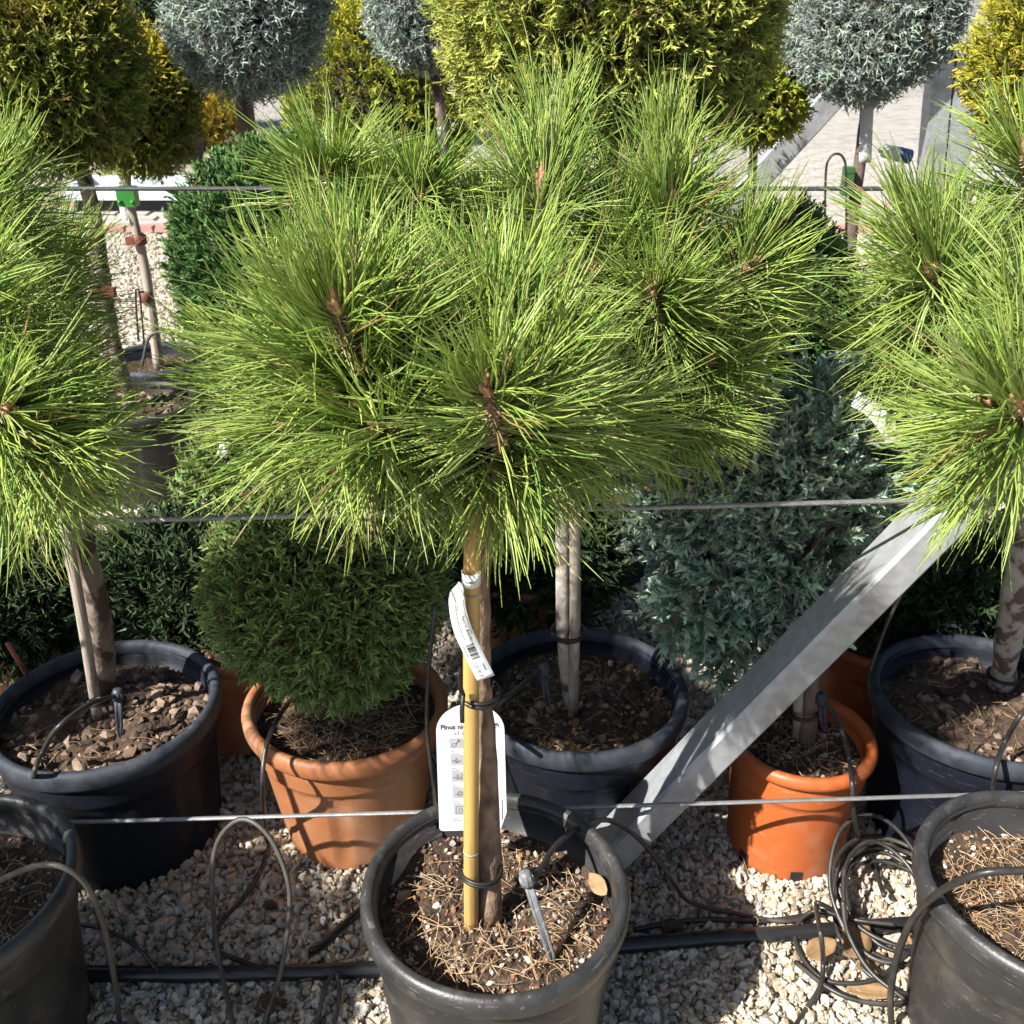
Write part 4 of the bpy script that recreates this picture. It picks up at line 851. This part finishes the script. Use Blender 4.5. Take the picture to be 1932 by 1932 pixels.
# far shrubs
for key, lab, cpx, Y, Rp, n, sd in (
        ('heath', "golden yellow grassy shrub on the far side of the path", (388, 232), 12.0, (62, 45), 1500, 81),
        ('limeheath', "lime green shrub behind the golden yellow one", (410, 165), 14.0, (75, 45), 1500, 82),
        ('limeheath', "thin olive shrub in a grey pot in the white tray", (268, 300), 8.9, (38, 50), 500, 83),
        ('dark', "dark shrub far off at the top left", (318, 40), 11.0, (50, 60), 2200, 84),
        ('dark', "dark hedge plant far off between the blue-grey balls", (650, -20), 12.0, (90, 40), 2200, 85)):
    t, c, R = topiary("far_shrub", lab, "shrub", key, cpx, Y, Rp, n, sd, rt_=.03, core=.6, scale=1.0 if key != 'dark' else 3.0, amp=.15, footz=.2, group="shrubs across the path")
    dpot("dark pot under the " + lab, (c[0], c[1]), .2 if Y > 9 else .13, .3, sd, (M['olive'], M['olive']))
# near black pots at the upper left
pb_ = atZ(270, 752, .36)
pot("plant_pot", "faded black pot of stones behind the left pine, above the bare gravel", pb_, .19, .36, .15, (M['olive'], M['olive']), "dark pots further back", seed=33, nchip=200, chipc=BARKC, chipsz=(.006, .02), nstraw=0, drop=.04)

# clips and red ties on the far stems
def band(label, c, R, h, m, knob, cat="plant tie", group="red ties on far stems", name="stem_tie"):
    t = thing(name, label, cat, tuple(c), group); MB().lathe([(R * .9, -h / 2), (R, -h / 2 + .002), (R, h / 2 - .002), (R * .9, h / 2)], 20, None, c).build("band", m, t)
    if knob is not None: MB().box(np.array(c) + knob, (.03, .022, h * .8)).build("buckle", m, t, smooth=False)
band("red-brown tie on the thick grey stem at the left", atY(188, 552, 2.93), .03, .035, M['redtie'], np.array([.035, -.012, .004]))
band("red-brown tie on the thin stem below the green clip", atY(263, 452, 3.84), .026, .035, M['redtie'], np.array([-.03, -.012, -.002]))
band("red-brown tie low on the thin stem with green clip", atY(276, 560, 3.85), .025, .04, M['redtie'], None)
g0 = atY(241, 370, 3.82)
gt = thing("stem_clip", "bright green plastic clip on the thin far stem", "plant clip", tuple(g0))
MB().box(g0, (.065, .05, .068)).build("clip_body", M['green'], gt, smooth=False)
for dx in (-.022, .024): MB().lathe([(.0005, -.006), (.008, -.004), (.008, .004), (.0005, .006)], 12, None, g0 + np.array([dx, -.028, -.016])).build("clip_stud", M['green'], gt)
strip_label("plant_label", "long white label strip hanging behind the green clip", [atY(226, 305, 3.83), atY(229, 350, 3.86), atY(231, 390, 3.86), atY(236, 416, 3.83)], .022, M['white'])
g1 = atY(1598, 345, 3.86)
gt = thing("stem_clip", "dark green clip on the stem under the right blue-grey ball", "plant clip", tuple(g1)); MB().box(g1, (.034, .04, .085)).build("clip_body", M['greencard'], gt, smooth=False); MB().box(g1 + np.array([0, -.001, .046]), (.036, .042, .018)).build("clip_cap", M['greencard'], gt, smooth=False)
strip_label("plant_label", "long pale label strip on the stem under the right blue-grey ball", [atY(1638, 180, 3.86), atY(1635, 230, 3.86), atY(1632, 308, 3.86)], .045, M['white'])
strip_label("plant_label", "white label strip beside the stem left of the golden globe", [atY(829, 240, 4.2), atY(833, 270, 4.2), atY(838, 298, 4.2)], .02, M['white'])
bc = atY(1692, 290, 4.5); bt = thing("plastic_bottle", "white and blue cylinder lying by the foot of the tall post", "bottle", tuple(bc))
ax = nrm(np.array([1, .1, -.22])); MB().tube([bc - ax * .065, bc - ax * .06, bc, bc + .002 * ax], [.018, .027, .029, .029], 16).build("bottle_body", M['white'], bt); MB().tube([bc + ax * .003, bc + ax * .06], .0295, 16).build("blue_band", M['bluecap'], bt); MB().tube([bc - ax * .066, bc - ax * .08], .012, 12).build("cap", M['steel'], bt)

# white tray with grey pot on the far gravel
tr = atZ(250, 404, .03); tt = thing("planter_tray", "white rectangular tray on a dark plinth across the path", "tray", (tr[0], tr[1] + .25, .03))
for dx, dy, sx, sy in ((0, 0, 1.0, .05), (0, .5, 1.0, .05), (-.475, .25, .05, .45), (.475, .25, .05, .45)): MB().box((tr[0] + dx, tr[1] + dy, .19), (sx, sy, .1)).build("tray_side", M['tray'], tt, smooth=False)
MB().box((tr[0], tr[1] + .25, .085), (.9, .44, .108)).build("plinth", M['ink'], tt, smooth=False); MB().box((tr[0], tr[1] + .25, .16), (.9, .44, .03)).build("tray_floor", M['tray'], tt, smooth=False)

# ---------------------------------------------------------------- hoses, drippers
def hose(label, pts, r, m='hose', name="drip_hose", group="thin drip hoses", n=8, cat="hose"):
    p = cat_(pts, 10); return tag(MB().tube(p, r, n).build(name, M[m], loc=tuple(p[0])), label, cat, group)
G = lambda px, py, z=.02: atZ(px, py, z)
hose("thick black irrigation pipe lying across the gravel in front", [G(-160, 1850, .022), G(120, 1838, .022), G(420, 1838, .022), G(720, 1828, .022), G(960, 1805, .022), G(1160, 1786, .022), G(1350, 1770, .022), G(1500, 1760, .022), G(1740, 1742, .022), G(2100, 1720, .022)], .0145, 'pipe', "irrigation_pipe", "irrigation pipes", 16, "pipe")
hose("grey hose arching out of the left edge pot", [atZ(-90, 1710, .3), atY(-20, 1670, 1.08), atY(80, 1632, 1.06), atY(150, 1655, 1.06), atY(190, 1730, 1.08), atY(213, 1830, 1.1), G(226, 1935, .03), G(235, 2060, .015)], .0044, 'greyhose')
hose("grey looped hose standing on the gravel left of the middle pot", [G(450, 1980, .015), G(438, 1925, .04), atY(412, 1800, 1.27), atY(400, 1680, 1.29), atY(410, 1590, 1.31), atY(455, 1546, 1.32), atY(505, 1575, 1.3), atY(540, 1650, 1.27), atY(546, 1720, 1.25), atY(530, 1830, 1.2), G(505, 1910, .04), G(480, 1985, .015)], .0044, 'greyhose')
hose("thin black hose from the terracotta pot rim down to the gravel", [G(562, 1302, .3), atY(525, 1355, 1.5), atY(502, 1410, 1.46), atY(495, 1490, 1.43), G(502, 1575, .06), G(505, 1610, .02), G(470, 1680, .018), G(415, 1745, .018), G(408, 1790, .016), G(460, 1815, .02), G(530, 1838, .045)], .0045)
hose("thin black hose lying across the gravel at the left", [G(60, 1715, .016), G(125, 1738, .017), G(200, 1755, .02), G(262, 1790, .02), G(298, 1832, .045)], .0035)
hose("short black pipe stub slanting behind the middle pot", [G(585, 1795, .022), G(610, 1780, .022), G(660, 1735, .022), G(720, 1680, .022)], .0075, 'pipe')
hose("small grey hose end by the pipe left of the middle pot", [G(590, 1960, .015), G(600, 1920, .02), G(612, 1870, .045), G(632, 1835, .05), G(640, 1880, .03), G(628, 1950, .015)], .0042, 'greyhose')
hose("thin black hose between terracotta pot and plant label", [atY(822, 1140, 1.5), atY(808, 1270, 1.47), atY(806, 1380, 1.45), atY(818, 1480, 1.44), G(824, 1560, .05), G(828, 1600, .016)], .0038)
dr0 = atZ(1022, 1645, .375)
hose("black hose arching from the grey dripper over the middle pot rim", [atY(1000, 1655, 1.13), atY(1018, 1640, 1.15), atY(1052, 1592, 1.22), atY(1098, 1560, 1.3), atY(1150, 1548, 1.37), atY(1205, 1582, 1.4), G(1262, 1650, .14), G(1300, 1700, .05), G(1380, 1722, .018), G(1480, 1738, .02), G(1560, 1722, .03)], .0048)
hose("black hose across the gravel right of the middle pot", [G(1195, 1755, .016), G(1260, 1742, .018), G(1340, 1735, .02), G(1440, 1738, .016), G(1520, 1728, .02)], .0052)
hose("black hose in the left blue-black pot", [atY(222, 1312, 1.6), atY(170, 1328, 1.53), atY(110, 1372, 1.46), G(80, 1420, .35), atY(66, 1452, 1.42), G(62, 1475, .29)], .0048)
hose("black hose leading to the dripper in the middle blue-black pot", [atY(1022, 1262, 1.6), atY(985, 1292, 1.53), atY(945, 1325, 1.46), G(922, 1348, .345), atY(912, 1380, 1.42)], .0045)
hose("black hose from the small orange pot down to the coil", [atY(1548, 1318, 1.6), atY(1572, 1345, 1.57), atY(1592, 1390, 1.52), G(1602, 1432, .297), atY(1608, 1480, 1.45), atY(1612, 1540, 1.46), G(1622, 1590, .06), G(1650, 1640, .03), G(1668, 1690, .05)], .0048)
hose("black hose over the rim of the right blue-black pot", [atY(1945, 1330, 1.56), atY(1925, 1350, 1.5), G(1895, 1402, .345), atY(1880, 1445, 1.43), atY(1872, 1500, 1.44), G(1864, 1600, .08)], .0048)
hose("black hose arching over the rim of the right edge pot", [atZ(2080, 1700, .32), atY(1990, 1650, 1.06), atY(1905, 1643, 1.05), atY(1835, 1652, 1.06), atY(1770, 1685, 1.1), atY(1722, 1735, 1.15), atY(1694, 1800, 1.17), atY(1681, 1870, 1.16), G(1682, 1930, .03), G(1692, 1960, .012)], .0058)
hose("thin dark hose slanting behind the steel brace", [atY(1700, 1120, 1.72), atY(1668, 1190, 1.7), atY(1640, 1270, 1.68)], .004)
# coil of hose: one long winding hose
cpts = []
rc_ = np.random.default_rng(91); c0 = G(1668, 1765, 0)
for k in range(7):
    a0 = rc_.uniform(-.6, .6); ra, rb2 = rc_.uniform(.055, .12), rc_.uniform(.07, .15); tilt = rc_.uniform(.05, .9); cx = c0 + np.array([rc_.normal(0, .026), rc_.normal(0, .034), 0]); zb = .018 + .006 * k
    for j in range(7):
        a = 2 * np.pi * j / 7 + a0; u, v_ = ra * math.cos(a), rb2 * math.sin(a)
        cpts.append(cx + np.array([u, v_, zb + max(0, (v_ / rb2 + .6)) * tilt * .09]))
hose("tangled coil of black hose beside the right edge pot", cpts, .0042, name="hose_coil", group="hose coils")
hose("loop of black hose reaching left out of the coil", [G(1715, 1795, .05), G(1650, 1848, .03), G(1560, 1850, .02), G(1510, 1800, .02), G(1502, 1750, .03), G(1540, 1718, .05), G(1610, 1735, .07), G(1690, 1745, .08)], .0045, group="hose coils")
hose("long black hose curving through the coil to the bottom edge", [G(1600, 1735, .05), G(1548, 1705, .08), G(1540, 1712, .08), atY(1548, 1760, 1.25), G(1553, 1810, .05), G(1548, 1860, .03), G(1520, 1905, .016), G(1492, 1950, .014), G(1460, 2010, .014)], .0045, group="hose coils")
hose("black hose lying over the dry leaf in front of the coil", [G(1500, 1815, .02), G(1560, 1862, .03), G(1620, 1888, .03), G(1690, 1893, .03), G(1745, 1880, .035), G(1800, 1850, .03)], .0045, group="hose coils")
hose("black hose crossing the coil towards the right pot", [G(1590, 1700, .12), G(1600, 1760, .08), G(1640, 1830, .05), G(1700, 1880, .04), G(1760, 1925, .02), G(1830, 1960, .02)], .0045, group="hose coils")
hose("thin hose hoop standing in front of the far pavers", [atY(1556, 470, 3.7), atY(1558, 330, 3.7), atY(1566, 298, 3.7), atY(1580, 290, 3.7), atY(1592, 300, 3.7), atY(1596, 330, 3.7), atY(1597, 470, 3.7)], .0042)
hose("thin wire hoop rising from the far black pot", [atY(261, 640, 3.75), atY(256, 560, 3.75), atY(259, 546, 3.75), atY(264, 560, 3.75), atY(272, 650, 3.75)], .004)
hose("pale hose bow on the rim of the far black pot", [atY(268, 690, 3.62), atY(280, 640, 3.62), atY(300, 626, 3.62), atY(322, 632, 3.62), atY(334, 660, 3.62)], .0055, 'greyhose')
def dripper(label, a, b_, m, seed=0):
    """ribbed cap on a slotted spike; a = top, b_ = point in the soil"""
    a, b_ = np.array(a), np.array(b_); t = nrm(b_ - a); o = thing("drip_stake", label, "drip stake", tuple(b_), "drip stakes")
    th_ = np.linspace(0, 2 * np.pi, 24, endpoint=False); MB().tube([a - t * .004, a - t * .003, a + t * .006, a + t * .018, a + t * .02], [.005, .0085, .0105, .0105, .009], 18).build("cap", m, o)
    b = MB(); u = nrm(np.cross(t, [0, 1, .3])); v_ = np.cross(t, u)
    for k in range(10):
        e = math.cos(k * .628) * u + math.sin(k * .628) * v_; b.tube([a + e * .0105 + t * .004, a + e * .0105 + t * .018], .0011, 4)
    b.build("cap_ribs", m, o)
    b = MB()
    for s in (-1, 1): b.tube([a + t * .018 + u * s * .0042, a + t * .05 + u * s * .0042, b_ + u * s * .0042 - t * .015, b_ + u * s * .001 + t * .01], [.0032, .0034, .003, .0015], 6)
    b.tube([a + t * .018, b_ - t * .01], .0022, 5); b.build("spike", m, o); return o
e1 = atY(1046, 1748, 1.075); e1[2] = .287
dripper("grey drip stake leaning in the middle front pot", atY(990, 1648, 1.12), e1, M['drip'])
dripper("dark drip stake upright in the left blue-black pot", atY(222, 1303, 1.6), atY(226, 1382, 1.585), M['dripblk'])
dripper("dark drip stake in the middle blue-black pot", atY(1024, 1256, 1.6), atY(1032, 1322, 1.58), M['dripblk'])
dripper("dark drip stake in the small orange pot", atY(1548, 1310, 1.6), atY(1554, 1372, 1.585), M['dripblk'])

# ---------------------------------------------------------------- fallen leaves and scraps
def leaf(label, c, ln, wd, yaw, tilt=.15, curl=.15, m='dryleaf', seed=0):
    n = 12; s = np.linspace(0, 1, n); hw = wd / 2 * np.sin(np.pi * s ** .85) ** .8 + .0006; v = []; r = np.random.default_rng(seed)
    for i in range(n):
        for k in (-1, -.5, 0, .5, 1): v.append((ln * (s[i] - .5), hw[i] * k, curl * ln * (s[i] - .5) ** 2 + abs(k) * hw[i] * .35 + r.normal(0, .0006)))
    v = np.array(v); Rz = np.array(Matrix.Rotation(yaw, 3, 'Z') @ Matrix.Rotation(tilt, 3, 'X')); v = v @ Rz.T + np.array(c)
    q = [(i * 5 + k, i * 5 + k + 1, i * 5 + 6 + k, i * 5 + 5 + k) for i in range(n - 1) for k in range(4)]
    t = thing("dry_leaf", label, "leaf", tuple(c), "dry fallen leaves"); b = MB().add(v, None, q); o = b.build("blade", M[m], t); md = o.modifiers.new("thickness", 'SOLIDIFY'); md.thickness = .0006
    b = MB(); b.tube(v.reshape(n, 5, 3)[:, 2] + [0, 0, .0006], np.linspace(.0012, .0004, n), 5); b.build("midrib", M[m], t)
leaf("big brown leaf standing in front of the hose coil", G(1612, 1770, .045), .105, .06, .9, .55, .2, seed=1)
leaf("long tan leaf lying under the hose at the bottom right", G(1645, 1872, .018), .095, .034, -.1, .1, .1, seed=2)
leaf("rust brown leaf lying on the pipe left of the coil", G(1548, 1792, .04), .075, .04, .5, .3, .3, seed=3)
leaf("small ochre leaf inside the hose coil", G(1698, 1785, .03), .05, .017, 1.2, .6, .3, seed=4)
leaf("narrow ochre leaf beside the right edge pot", G(1716, 1785, .03), .055, .018, 1.5, .2, .3, seed=5)
leaf("curled tan leaf under the coil on sunlit gravel", G(1640, 1815, .02), .075, .028, .5, .3, .3, seed=6)
leaf("tan leaf leaning inside the rim of the middle front pot", atY(1128, 1668, 1.2), .052, .026, 2.1, -.7, .1, seed=7)
leaf("small curled leaf scrap on the left of the soil in the middle front pot", atZ(762, 1690, .292), .028, .016, .6, .3, .3, seed=8)
leaf("dark leaf on the gravel beside the looped hose", G(795, 1640, .016), .02, .014, .6, .1, .2, seed=9)
def clod(label, c, s, m, seed):
    r = np.random.default_rng(seed); v = ICOV * (1 + r.normal(0, .18, (12, 1))) * np.array(s); return tag(MB().add(v + np.array(c), ICOF).build("soil_clod", m, loc=tuple(c), smooth=False), label, "clod", "dark clods on the gravel")
clod("dark clod on the gravel right of the middle pot", G(1268, 1748, .02), (.024, .017, .014), M['soil'], 1)
clod("dark clod on the gravel beside the looped hose", G(510, 1708, .018), (.016, .012, .009), M['soil'], 2)
clod("black clod on the gravel below the pipe at the left", G(508, 1895, .018), (.026, .02, .014), M['soil'], 3)
stake("marker_stick", "red plastic stick leaning in the left blue-black pot", [atZ(60, 1290, .28), atY(40, 1255, 1.72), atY(14, 1213, 1.73)], .0048, M['redtie'], taper=1.1)

r = np.random.default_rng(123); b = MB(); P = np.stack([r.uniform(-.95, 1.0, 190), r.uniform(1.0, 1.75, 190), r.uniform(.014, .022, 190)], -1)
straw(b, P, r, .03, .1, STRAWC, .006, .0006); P = np.stack([r.uniform(-.95, 1.0, 240), r.uniform(1.0, 1.9, 240), r.uniform(.014, .02, 240)], -1)
chips(b, P, .002 + .006 * r.uniform(0, 1, 240) ** 2, BARKC, r, (.25, .6)); tag(b.build("ground_litter", M['vc'], stuff=True), "dry needles and bark crumbs strewn over the gravel", "litter")
